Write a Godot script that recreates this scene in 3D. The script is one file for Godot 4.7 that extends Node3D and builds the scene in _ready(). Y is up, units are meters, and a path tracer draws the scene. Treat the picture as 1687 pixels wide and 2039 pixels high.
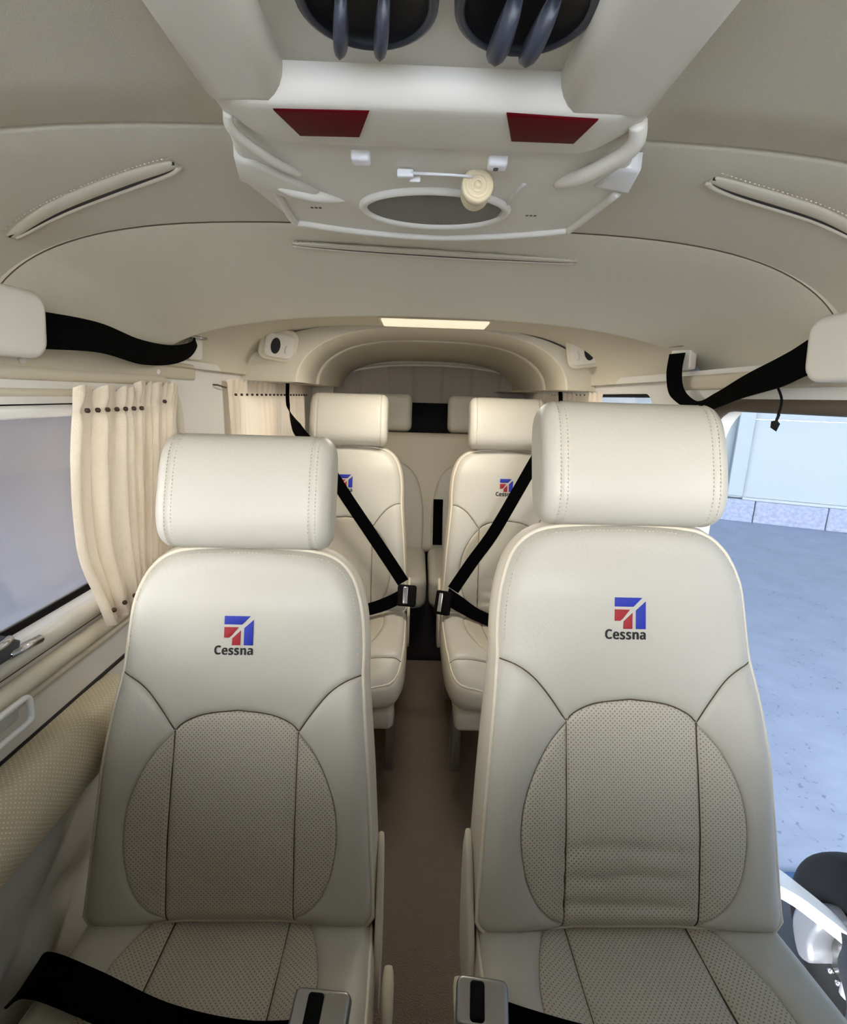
extends Node3D
# Cabin of a light aircraft, seen from just behind the windshield and looking aft. Metres, y up, cabin floor at y = 0.

const EYE := 1.1
var M := {}
var used := {}

# ---------------------------------------------------------------- mesh building
class MB:
	var st := SurfaceTool.new()
	var xf := Transform3D.IDENTITY
	var group := 0
	var uvs := 1.0
	func _init(at := Vector3.ZERO):
		st.begin(Mesh.PRIMITIVE_TRIANGLES)
		xf = Transform3D(Basis.IDENTITY, -at)
	func v(p: Vector3, uv: Vector2):
		st.set_smooth_group(group)
		st.set_uv(uv * uvs)
		st.add_vertex(xf * p)
	# corners run counter-clockwise seen from outside
	func tri(a: Vector3, b: Vector3, c: Vector3, ua := Vector2.ZERO, ub := Vector2.ZERO, uc := Vector2.ZERO):
		v(a, ua); v(c, uc); v(b, ub)
	func quad(a: Vector3, b: Vector3, c: Vector3, d: Vector3, ua := Vector2.ZERO, ub := Vector2.ZERO, uc := Vector2.ZERO, ud := Vector2.ZERO):
		tri(a, b, c, ua, ub, uc); tri(a, c, d, ua, uc, ud)
	# rows of points: outside is (along rows) x (across rows)
	func grid(rows: Array, close_rows := false, close_cols := false, uv_rows: Array = []):
		var n := rows.size()
		var m: int = rows[0].size()
		for i in (n if close_rows else n - 1):
			var a: PackedVector3Array = rows[i]
			var b: PackedVector3Array = rows[(i + 1) % n]
			for j in (m if close_cols else m - 1):
				var k := (j + 1) % m
				if uv_rows.is_empty():
					quad(a[j], b[j], b[k], a[k])
				else:
					quad(a[j], b[j], b[k], a[k], uv_rows[i][j], uv_rows[i + 1][j], uv_rows[i + 1][k], uv_rows[i][k])
	func fan(loop: PackedVector3Array, flip := false):
		var c := Vector3.ZERO
		for p in loop: c += p
		c /= loop.size()
		for i in loop.size():
			var q := loop[(i + 1) % loop.size()]
			if flip: tri(c, q, loop[i])
			else: tri(c, loop[i], q)
	# a round bar along a path; rad is a number or one number per point
	func tube(pts: PackedVector3Array, rad, sides := 8, closed := false, caps := true, flat := 1.0, up := Vector3.UP):
		var rings := []
		var n := pts.size()
		var nrm := Vector3.ZERO
		for i in n:
			var t: Vector3
			if closed: t = pts[(i + 1) % n] - pts[(i - 1 + n) % n]
			else: t = pts[mini(i + 1, n - 1)] - pts[maxi(i - 1, 0)]
			t = t.normalized()
			if nrm == Vector3.ZERO:
				nrm = up if absf(t.dot(up)) < 0.9 else Vector3.RIGHT
			nrm = (nrm - t * t.dot(nrm)).normalized()
			var bn := t.cross(nrm)
			var r: float = rad[i] if rad is Array or rad is PackedFloat32Array else rad
			var ring := PackedVector3Array()
			for k in sides:
				var a := TAU * k / sides
				ring.append(pts[i] + nrm * cos(a) * r * flat + bn * sin(a) * r)
			rings.append(ring)
		# (along) x (across) points inwards for this ring order, so the rings are walked backwards
		rings.reverse()
		grid(rings, closed, true)
		if caps and not closed:
			fan(rings[0], false); fan(rings[n - 1], true)
	# a strap: width vectors and a thickness; every side keeps its own smoothing
	func strap(pts: PackedVector3Array, wid: Array, thick: float):
		var n := pts.size()
		var rows := [[], [], [], []]
		var quads := []
		var uvr := []
		var run := 0.0
		for i in n:
			var t := (pts[mini(i + 1, n - 1)] - pts[maxi(i - 1, 0)]).normalized()
			var w: Vector3 = wid[i]
			var nn := t.cross(w).normalized() * thick * 0.5
			quads.append([pts[i] - w * 0.5 + nn, pts[i] + w * 0.5 + nn, pts[i] + w * 0.5 - nn, pts[i] - w * 0.5 - nn])
			if i > 0: run += pts[i].distance_to(pts[i - 1])
			uvr.append(PackedVector2Array([Vector2(run, 0), Vector2(run, w.length())]))
		var g := group
		for s in 4:
			var r := []
			for i in n:
				r.append(PackedVector3Array([quads[i][s], quads[i][(s + 1) % 4]]))
			group = g + 1 + s
			grid(r, false, false, uvr)
		group = g + 6
		quad(quads[0][3], quads[0][2], quads[0][1], quads[0][0])
		quad(quads[n - 1][0], quads[n - 1][1], quads[n - 1][2], quads[n - 1][3])
		group = g
	# a plate: outline in the local xy plane (counter-clockwise), from z = w0 up to w1, bevelled on the w1 side (and w0 side if both)
	func prism(poly: PackedVector2Array, w0: float, w1: float, bevel := 0.0, both := false, steps := 3, bottom := true):
		if Geometry2D.is_polygon_clockwise(poly):
			poly = poly.duplicate(); poly.reverse()
		var rings := []
		if both and bevel > 0.0:
			for k in steps:
				var a := PI * 0.5 * k / steps
				rings.append(_lift(inset(poly, bevel * (1.0 - sin(a))), w0 + bevel * (1.0 - cos(a))))
			rings.append(_lift(poly, w0 + bevel))
		else:
			rings.append(_lift(poly, w0))
		if bevel > 0.0:
			for k in steps + 1:
				var a := PI * 0.5 * k / steps
				rings.append(_lift(inset(poly, bevel * (1.0 - cos(a))), w1 - bevel + bevel * sin(a)))
		else:
			rings.append(_lift(poly, w1))
		var n := poly.size()
		for i in rings.size() - 1:
			for j in n:
				var k := (j + 1) % n
				quad(rings[i][j], rings[i][k], rings[i + 1][k], rings[i + 1][j])
		var top := rings[rings.size() - 1] as PackedVector3Array
		var flatp := PackedVector2Array()
		for p in top: flatp.append(Vector2(p.x, p.y))
		var idx := Geometry2D.triangulate_polygon(flatp)
		var g := group
		if bevel <= 0.0: group = g + 20
		for i in range(0, idx.size(), 3):
			_ccw(top, idx[i], idx[i + 1], idx[i + 2], false)
		if bottom:
			group = g + 21
			var bot := rings[0] as PackedVector3Array
			for i in range(0, idx.size(), 3):
				_ccw(bot, idx[i], idx[i + 1], idx[i + 2], true)
		group = g
	func _ccw(l: PackedVector3Array, a: int, b: int, c: int, flip: bool):
		var s := (l[b].x - l[a].x) * (l[c].y - l[a].y) - (l[b].y - l[a].y) * (l[c].x - l[a].x)
		var ok := (s > 0.0) != flip
		var ua := Vector2(l[a].x, l[a].y); var ub := Vector2(l[b].x, l[b].y); var uc := Vector2(l[c].x, l[c].y)
		if ok: tri(l[a], l[b], l[c], ua, ub, uc)
		else: tri(l[a], l[c], l[b], ua, uc, ub)
	func _lift(p: PackedVector2Array, w: float) -> PackedVector3Array:
		var o := PackedVector3Array()
		for q in p: o.append(Vector3(q.x, q.y, w))
		return o
	func inset(p: PackedVector2Array, d: float) -> PackedVector2Array:
		var o := PackedVector2Array()
		var n := p.size()
		for i in n:
			var a := (p[i] - p[(i - 1 + n) % n]).normalized()
			var b := (p[(i + 1) % n] - p[i]).normalized()
			var na := Vector2(-a.y, a.x); var nb := Vector2(-b.y, b.x)
			var m := (na + nb)
			var l := maxf(m.length_squared() * 0.5, 0.3)
			o.append(p[i] + m / l * d * 1.0)
		return o
	# a turned shape: profile of (radius, height) from bottom to top round an axis through o
	func lathe(prof: PackedVector2Array, o: Vector3, axis: Vector3, sides := 24, squash := 1.0):
		axis = axis.normalized()
		var u := axis.cross(Vector3.RIGHT if absf(axis.x) < 0.8 else Vector3.UP).normalized()
		var w := axis.cross(u)
		var rings := []
		for p in prof:
			var ring := PackedVector3Array()
			for k in sides:
				var a := TAU * k / sides
				ring.append(o + axis * p.y + (u * cos(a) + w * sin(a) * squash) * p.x)
			rings.append(ring)
		rings.reverse()
		grid(rings, false, true)
	func box(lo: Vector3, hi: Vector3, r := 0.004):
		var keep := xf
		var c := (lo + hi) * 0.5
		var s := hi - lo
		xf = xf * Transform3D(Basis.IDENTITY, Vector3(c.x, c.y, 0))
		prism(rect(s.x, s.y, minf(r * 1.5, minf(s.x, s.y) * 0.45), 3), lo.z, hi.z, minf(r, s.z * 0.4), true, 2)
		xf = keep
	static func rect(w: float, h: float, r: float, n := 4) -> PackedVector2Array:
		var o := PackedVector2Array()
		var cs := [Vector2(w / 2 - r, -h / 2 + r), Vector2(w / 2 - r, h / 2 - r), Vector2(-w / 2 + r, h / 2 - r), Vector2(-w / 2 + r, -h / 2 + r)]
		for q in 4:
			for k in n + 1:
				var a := -PI / 2 + PI / 2 * q + PI / 2 * k / n
				o.append(cs[q] + Vector2(cos(a), sin(a)) * r)
		return o
	static func oval(a: float, b: float, n := 32) -> PackedVector2Array:
		var o := PackedVector2Array()
		for k in n: o.append(Vector2(cos(TAU * k / n) * a, sin(TAU * k / n) * b))
		return o
	func done(tangents := false) -> ArrayMesh:
		st.generate_normals()
		st.index()
		if tangents: st.generate_tangents()
		return st.commit()

# smooth curve through points
static func curve3(p: Array, n: int) -> PackedVector3Array:
	var o := PackedVector3Array()
	var m := p.size()
	for i in m - 1:
		for k in n:
			var t := float(k) / n
			o.append((p[i] as Vector3).cubic_interpolate(p[i + 1], p[maxi(i - 1, 0)], p[mini(i + 2, m - 1)], t))
	o.append(p[m - 1])
	return o
static func curve2(p: Array, n: int) -> PackedVector2Array:
	var o := PackedVector2Array()
	var m := p.size()
	for i in m - 1:
		for k in n:
			var t := float(k) / n
			o.append((p[i] as Vector2).cubic_interpolate(p[i + 1], p[maxi(i - 1, 0)], p[mini(i + 2, m - 1)], t))
	o.append(p[m - 1])
	return o
static func along(p: PackedVector2Array, n: int) -> PackedVector2Array:
	# n + 1 points evenly spaced along a polyline
	var cum := [0.0]
	for i in range(1, p.size()): cum.append(cum[i - 1] + p[i].distance_to(p[i - 1]))
	var o := PackedVector2Array()
	var j := 0
	for k in n + 1:
		var s: float = cum[-1] * k / n
		while j < p.size() - 2 and cum[j + 1] < s: j += 1
		var l: float = cum[j + 1] - cum[j]
		o.append(p[j].lerp(p[j + 1], clampf((s - cum[j]) / maxf(l, 1e-9), 0.0, 1.0)))
	return o
static func along3(p: PackedVector3Array, step: float) -> PackedVector3Array:
	var o := PackedVector3Array()
	var left := 0.0
	for i in p.size() - 1:
		var l := p[i].distance_to(p[i + 1])
		var s := left
		while s < l:
			o.append(p[i].lerp(p[i + 1], s / l)); s += step
		left = s - l
	return o
static func flipu(p: PackedVector2Array) -> PackedVector2Array:
	var o := PackedVector2Array()
	for q in p: o.append(Vector2(-q.x, q.y))
	return o
static func cat(a: PackedVector2Array, b: PackedVector2Array) -> PackedVector2Array:
	var o := a.duplicate()
	for q in b:
		if o.is_empty() or o[o.size() - 1].distance_to(q) > 1e-5: o.append(q)
	return o
static func rev(a: PackedVector2Array) -> PackedVector2Array:
	var o := a.duplicate(); o.reverse(); return o

func V(x: float, y: float, z: float) -> Vector3:    # heights measured from the eye
	return Vector3(x, y + EYE, z)

# ---------------------------------------------------------------- naming
func numbered(n: String) -> String:
	if not used.has(n):
		used[n] = 0
		return n
	used[n] += 1
	return "%s_%03d" % [n, used[n]]
func put(called: String, mb, m: Material, parent: Node3D = null, tangents := false) -> MeshInstance3D:
	var o := MeshInstance3D.new()
	o.mesh = mb.done(tangents) if mb is MB else mb
	o.material_override = m
	o.cast_shadow = GeometryInstance3D.SHADOW_CASTING_SETTING_ON
	if parent:
		o.name = called
		parent.add_child(o, true)
	else:
		o.name = numbered(called)
		add_child(o)
	return o
func thing(called: String, label: String, category: String, at: Vector3, group := "") -> Node3D:
	var o := Node3D.new()
	o.name = numbered(called)
	add_child(o)
	o.position = at
	return tag(o, label, category, group)
func tag(o, label: String, category: String, group := ""):
	o.set_meta("label", label)
	o.set_meta("category", category)
	if group: o.set_meta("group", group)
	return o
func setting(called: String, label: String, category: String) -> Node3D:
	var o := Node3D.new()
	o.name = called
	add_child(o)
	o.set_meta("kind", "structure"); o.set_meta("label", label); o.set_meta("category", category)
	return o

# ---------------------------------------------------------------- materials
func noise_image(size: int, freq: float, sd: int, type := FastNoiseLite.TYPE_SIMPLEX_SMOOTH, oct := 4) -> Image:
	var n := FastNoiseLite.new()
	n.seed = sd; n.frequency = freq; n.noise_type = type; n.fractal_octaves = oct
	return n.get_seamless_image(size, size)
func normal_tex(size: int, freq: float, sd: int, strength: float, type := FastNoiseLite.TYPE_SIMPLEX_SMOOTH, oct := 3) -> ImageTexture:
	var im := noise_image(size, freq, sd, type, oct)
	im.convert(Image.FORMAT_RGBA8)
	im.bump_map_to_normal_map(strength)
	return ImageTexture.create_from_image(im)
func mottle(size: int, freq: float, sd: int, a: Color, b: Color, oct := 4) -> ImageTexture:
	var im := noise_image(size, freq, sd, FastNoiseLite.TYPE_SIMPLEX_SMOOTH, oct)
	var o := Image.create(size, size, false, Image.FORMAT_RGB8)
	for y in size:
		for x in size:
			o.set_pixel(x, y, a.lerp(b, im.get_pixel(x, y).r))
	return ImageTexture.create_from_image(o)
func mat(c: Color, rough := 0.6, metal := 0.0) -> StandardMaterial3D:
	var m := StandardMaterial3D.new()
	m.albedo_color = c; m.roughness = rough; m.metallic = metal
	return m
func tri(m: StandardMaterial3D, scale: float, normal: Texture2D = null, depth := 1.0, albedo: Texture2D = null) -> StandardMaterial3D:
	m.uv1_triplanar = true
	m.uv1_scale = Vector3.ONE * scale
	if normal:
		m.normal_enabled = true; m.normal_texture = normal; m.normal_scale = depth
	if albedo: m.albedo_texture = albedo
	return m
func make_materials():
	var grain := normal_tex(256, 0.06, 3, 5.0, FastNoiseLite.TYPE_CELLULAR, 2)
	var soft := normal_tex(256, 0.02, 5, 3.0)
	var weave := weave_normal()
	M.leather = tri(mat(Color(0.755, 0.735, 0.68), 0.42), 14.0, grain, 0.18)
	M.leather_side = tri(mat(Color(0.785, 0.745, 0.665), 0.46), 14.0, grain, 0.18)
	M.piping = tri(mat(Color(0.86, 0.82, 0.74), 0.5), 14.0, grain, 0.1)
	M.seam = mat(Color(0.33, 0.27, 0.20), 0.9)
	M.thread = mat(Color(0.86, 0.82, 0.72), 0.7)
	M.perf = perforated(Color(0.765, 0.735, 0.665), Color(0.55, 0.505, 0.43))
	M.perf_pad = perforated(Color(0.84, 0.79, 0.67), Color(0.96, 0.93, 0.85))
	M.headliner = tri(mat(Color(1, 1, 1), 0.95), 20.0, normal_tex(256, 0.2, 8, 4.0), 0.16, mottle(256, 0.09, 9, Color(0.79, 0.76, 0.68), Color(0.83, 0.80, 0.725), 3))
	M.vinyl = tri(mat(Color(0.885, 0.86, 0.775), 0.6), 10.0, grain, 0.12)
	M.console = tri(mat(Color(0.875, 0.855, 0.80), 0.5), 16.0, soft, 0.15)
	M.gloss = mat(Color(0.83, 0.81, 0.76), 0.3)
	M.white = mat(Color(0.93, 0.93, 0.92), 0.35)
	M.trim = tri(mat(Color(0.82, 0.785, 0.70), 0.55), 12.0, grain, 0.1)
	M.panel = tri(mat(Color(0.87, 0.86, 0.83), 0.6), 12.0, grain, 0.12)
	M.carpet = tri(mat(Color(1, 1, 1), 1.0), 6.0, normal_tex(256, 0.2, 12, 8.0), 0.6, mottle(256, 0.2, 13, Color(0.43, 0.375, 0.32), Color(0.53, 0.47, 0.405), 3))
	M.web = tri(mat(Color(0.016, 0.016, 0.02), 0.9), 120.0, weave, 0.5)
	M.web.metallic_specular = 0.15
	M.black = mat(Color(0.018, 0.018, 0.021), 0.6)
	M.black.metallic_specular = 0.25
	M.blade = mat(Color(0.21, 0.22, 0.26), 0.42)
	M.dark = mat(Color(0.035, 0.035, 0.045), 0.6)
	M.red = mat(Color(0.36, 0.03, 0.06), 0.55)
	M.red.metallic_specular = 0.2
	M.mesh = tri(mat(Color(0.55, 0.54, 0.50), 0.7, 0.2), 90.0, weave, 0.8)
	M.chrome = mat(Color(0.8, 0.8, 0.82), 0.18, 1.0)
	M.steel = mat(Color(0.62, 0.61, 0.60), 0.35, 0.9)
	M.cream = mat(Color(0.86, 0.80, 0.66), 0.35)
	M.curtain = tri(mat(Color(0.93, 0.88, 0.80), 0.9), 60.0, weave, 0.3)
	M.curtain.backlight_enabled = true
	M.curtain.backlight = Color(0.62, 0.56, 0.47)
	M.quilt = tri(mat(Color(0.76, 0.75, 0.72), 0.8), 20.0, soft, 0.3)
	M.glass = mat(Color(0.85, 0.88, 0.92, 0.10), 0.02)
	M.acrylic = mat(Color(0.60, 0.575, 0.56, 0.46), 0.12)
	M.acrylic.transparency = BaseMaterial3D.TRANSPARENCY_ALPHA
	M.glass.transparency = BaseMaterial3D.TRANSPARENCY_ALPHA
	M.blue = mat(Color(0.10, 0.17, 0.62), 0.6)
	M.crimson = mat(Color(0.62, 0.09, 0.14), 0.6)
	M.ink = mat(Color(0.02, 0.02, 0.02), 0.6)
	M.floor_paint = tri(mat(Color(1, 1, 1), 0.45), 0.35, normal_tex(512, 0.03, 21, 2.0), 0.25, paint_stains())
	M.floor_paint.uv1_world_triplanar = true
	M.hangar_white = mat(Color(0.53, 0.58, 0.61), 0.6)
	M.curb = tri(mat(Color(1, 1, 1), 0.85), 1.2, normal_tex(256, 0.05, 24, 6.0), 0.6, mottle(256, 0.04, 25, Color(0.42, 0.46, 0.55), Color(0.56, 0.60, 0.68), 5))
	M.rubber = tri(mat(Color(0.05, 0.05, 0.055), 0.7), 20.0, soft, 0.3)
	M.mat = tri(mat(Color(0.33, 0.34, 0.37), 0.6), 10.0, soft, 0.3)
	M.mat_blue = mat(Color(0.27, 0.39, 0.57), 0.6)
	M.paint = mat(Color(0.82, 0.83, 0.83), 0.25)
	M.alloy = tri(mat(Color(0.75, 0.76, 0.78), 0.35, 0.7), 20.0, soft, 0.4)
	M.cloth = tri(mat(Color(0.68, 0.69, 0.72), 0.95), 60.0, weave, 0.5)
	M.grey_wall = tri(mat(Color(1, 1, 1), 0.8), 0.6, null, 1.0, mottle(256, 0.02, 31, Color(0.46, 0.475, 0.53), Color(0.53, 0.545, 0.595), 5))
	M.rear_fabric = tri(mat(Color(0.60, 0.565, 0.535), 0.85), 20.0, soft, 0.4)
	M.dark_carpet = tri(mat(Color(0.16, 0.155, 0.16), 1.0), 8.0, normal_tex(128, 0.2, 33, 6.0), 0.5)

func weave_normal() -> ImageTexture:
	var im := Image.create(64, 64, false, Image.FORMAT_RGBA8)
	for y in 64:
		for x in 64:
			var over := (int(x / 8.0) + int(y / 8.0)) % 2 == 0
			var h := sin(PI * (x % 8 + 0.5) / 8.0) if over else sin(PI * (y % 8 + 0.5) / 8.0)
			im.set_pixel(x, y, Color(h, h, h))
	im.bump_map_to_normal_map(6.0)
	return ImageTexture.create_from_image(im)

# leather punched with staggered small holes; one tile is four holes
func perforated(base: Color, hole: Color) -> StandardMaterial3D:
	var n := 128
	var a := Image.create(n, n, false, Image.FORMAT_RGB8)
	var b := Image.create(n, n, false, Image.FORMAT_RGBA8)
	var spots := [Vector2(0.25, 0.25), Vector2(0.75, 0.75)]
	for y in n:
		for x in n:
			var d := 1.0
			for s in spots:
				d = minf(d, Vector2((x + 0.5) / n, (y + 0.5) / n).distance_to(s))
			var k := smoothstep(0.12, 0.17, d)
			a.set_pixel(x, y, hole.lerp(base, k))
			var h := smoothstep(0.06, 0.24, d)
			b.set_pixel(x, y, Color(h, h, h))
	b.bump_map_to_normal_map(7.0)
	var m := mat(Color(1, 1, 1), 0.5)
	m.albedo_texture = ImageTexture.create_from_image(a)
	m.normal_enabled = true
	m.normal_texture = ImageTexture.create_from_image(b)
	m.normal_scale = 0.7
	return m

# painted concrete: pale blue-grey with scuffs, drips and worn flecks
func paint_stains() -> ImageTexture:
	var n := 1024
	var c := noise_image(n, 0.006, 41, FastNoiseLite.TYPE_SIMPLEX_SMOOTH, 5)
	var f := noise_image(n, 0.045, 42, FastNoiseLite.TYPE_SIMPLEX_SMOOTH, 3)
	var im := Image.create(n, n, false, Image.FORMAT_RGB8)
	for y in n:
		for x in n:
			var k := c.get_pixel(x, y).r
			var q := f.get_pixel(x, y).r
			var col := Color(0.665, 0.705, 0.79).lerp(Color(0.735, 0.775, 0.85), k)
			if q > 0.80 and k < 0.5: col = col.lerp(Color(0.46, 0.51, 0.62), 0.75)
			if q < 0.13 and k > 0.5: col = col.lerp(Color(0.78, 0.82, 0.90), 0.6)
			im.set_pixel(x, y, col)
	return ImageTexture.create_from_image(im)
# ---------------------------------------------------------------- seats
func dist_to(p: Vector2, line: PackedVector2Array, closed := true) -> float:
	var best := 1e9
	var n := line.size()
	for i in (n if closed else n - 1):
		var q := Geometry2D.get_closest_point_to_segment(p, line[i], line[(i + 1) % n])
		best = minf(best, q.distance_squared_to(p))
	return sqrt(best)

func ease_line(p: PackedVector2Array, n: int) -> PackedVector2Array:
	var fine := along(p, 400)
	var o := PackedVector2Array()
	for k in n + 1:
		var t := float(k) / n
		t = lerpf(t, 0.5 - 0.5 * cos(PI * t), 0.8)
		var i := mini(int(t * 400), 399)
		o.append(fine[i].lerp(fine[i + 1], t * 400 - i))
	return o

# one upholstered panel between two edge lines: puffed up between its seams
func patch(mb: MB, a: PackedVector2Array, b: PackedVector2Array, n: int, m: int, base: Callable, puff: float, width: float, tile := 1.0):
	var la := ease_line(a, n)
	var lb := ease_line(b, n)
	var edge := cat(along(a, 40), rev(along(b, 40)))
	var rows := []
	var uvr := []
	for i in n + 1:
		var row := PackedVector3Array()
		var uvs := PackedVector2Array()
		for j in m + 1:
			var s := float(j) / m
			s = lerpf(s, 0.5 - 0.5 * cos(PI * s), 0.8)
			var p := la[i].lerp(lb[i], s)
			var d := dist_to(p, edge)
			row.append(Vector3(p.x, p.y, base.call(p) + puff * (1.0 - exp(-d / width)) - puff))
			uvs.append(p / tile)
		rows.append(row); uvr.append(uvs)
	var c1: PackedVector3Array = rows[n / 2]
	var c2: PackedVector3Array = rows[n / 2 + 1]
	var q := (c2[m / 2] - c1[m / 2]).cross(c1[m / 2 + 1] - c1[m / 2])
	if q.z < 0.0:
		rows.reverse(); uvr.reverse()
	mb.grid(rows, false, false, uvr)

func stitch_row(mb: MB, pts: PackedVector3Array, nrm: Vector3, gap := 0.0058, len := 0.0042, r := 0.0009):
	var at := along3(pts, gap)
	for i in at.size() - 1:
		var t := (at[i + 1] - at[i]).normalized()
		var s := t.cross(nrm).normalized()
		var a := at[i]
		var b := at[i] + t * len
		var c := (a + b) * 0.5 + nrm * r * 1.4
		var l := s * r
		# a low ridge of four faces
		mb.tri(a, c - l, c + l); mb.tri(b, c + l, c - l)
		mb.quad(a, (a + b) * 0.5 + l * 1.5, c + l, a); mb.tri(c + l, (a + b) * 0.5 + l * 1.5, b)
		mb.tri(a, c - l, (a + b) * 0.5 - l * 1.5); mb.tri(c - l, b, (a + b) * 0.5 - l * 1.5)

var back_outline := PackedVector2Array()
var back_right := PackedVector2Array()
var wrinkle: FastNoiseLite
var creased := 0.0

func back_base(p: Vector2) -> float:
	var h := 0.0
	h += smoothstep(0.06, 0.17, absf(p.x)) * 0.016 * (1.0 - smoothstep(0.22, 0.40, p.y))
	h -= 0.020 * pow(absf(p.x) / 0.2, 2.2) * smoothstep(0.30, 0.45, p.y)
	h += 0.012 * exp(-pow((p.y - 0.13) / 0.11, 2.0)) * (1.0 - smoothstep(0.05, 0.16, absf(p.x)))
	h -= 0.016 * smoothstep(0.47, 0.575, p.y)
	var d := dist_to(p, back_outline)
	var k := maxf(0.0, 1.0 - d / 0.03)
	h -= 0.015 * pow(k, 2.4)
	h += wrinkle.get_noise_2d(p.x * 55.0, p.y * 95.0) * 0.0007
	if creased > 0.0:
		for v0 in [0.040, 0.078, 0.118]:
			var dv: float = p.y - v0 - 0.010 * wrinkle.get_noise_2d(p.x * 40.0 + v0 * 900.0, 3.0) + 0.12 * p.x * p.x * 8.0 * (0.08 - v0)
			h -= creased * exp(-pow(dv / 0.0075, 2.0)) * (1.0 - smoothstep(0.05, 0.125, absf(p.x + 0.01)))
	return h

func cushion_base(p: Vector2) -> float:
	var h := 0.0
	h += smoothstep(0.06, 0.17, absf(p.x)) * 0.014
	h -= 0.010 * exp(-pow((p.y - 0.16) / 0.10, 2.0)) * (1.0 - smoothstep(0.06, 0.2, absf(p.x)))
	h -= 0.05 * pow(smoothstep(0.36, 0.50, p.y), 2.0)
	var d := dist_to(p, cushion_outline)
	var k := maxf(0.0, 1.0 - d / 0.025)
	h -= 0.012 * pow(k, 2.4)
	h += wrinkle.get_noise_2d(p.x * 50.0 + 7.0, p.y * 60.0) * 0.0009
	return h
var cushion_outline := PackedVector2Array()

func shell(mb: MB, outline: PackedVector2Array, base: Callable, depth: float, belly := 0.010):
	# side wall from the face seam round to the back, and the back itself
	var rings := []
	var prof := [[0.0, 0.0], [0.003, -0.004], [0.55 * belly + 0.002, -0.02], [belly, -0.4 * depth], [belly * 0.8, -0.72 * depth], [-0.004, -0.93 * depth], [-0.02, -depth]]
	var fine := along(outline, 120)
	fine.remove_at(fine.size() - 1)
	for p in prof:
		var o := mb.inset(fine, -p[0])
		var ring := PackedVector3Array()
		for i in fine.size():
			ring.append(Vector3(o[i].x, o[i].y, base.call(fine[i]) * clampf(1.0 + p[1] / depth * 1.2, 0.0, 1.0) - 0.005 + p[1]))
		rings.append(ring)
	mb.grid(rings, false, true)
	mb.fan(rings[rings.size() - 1], true)

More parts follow.
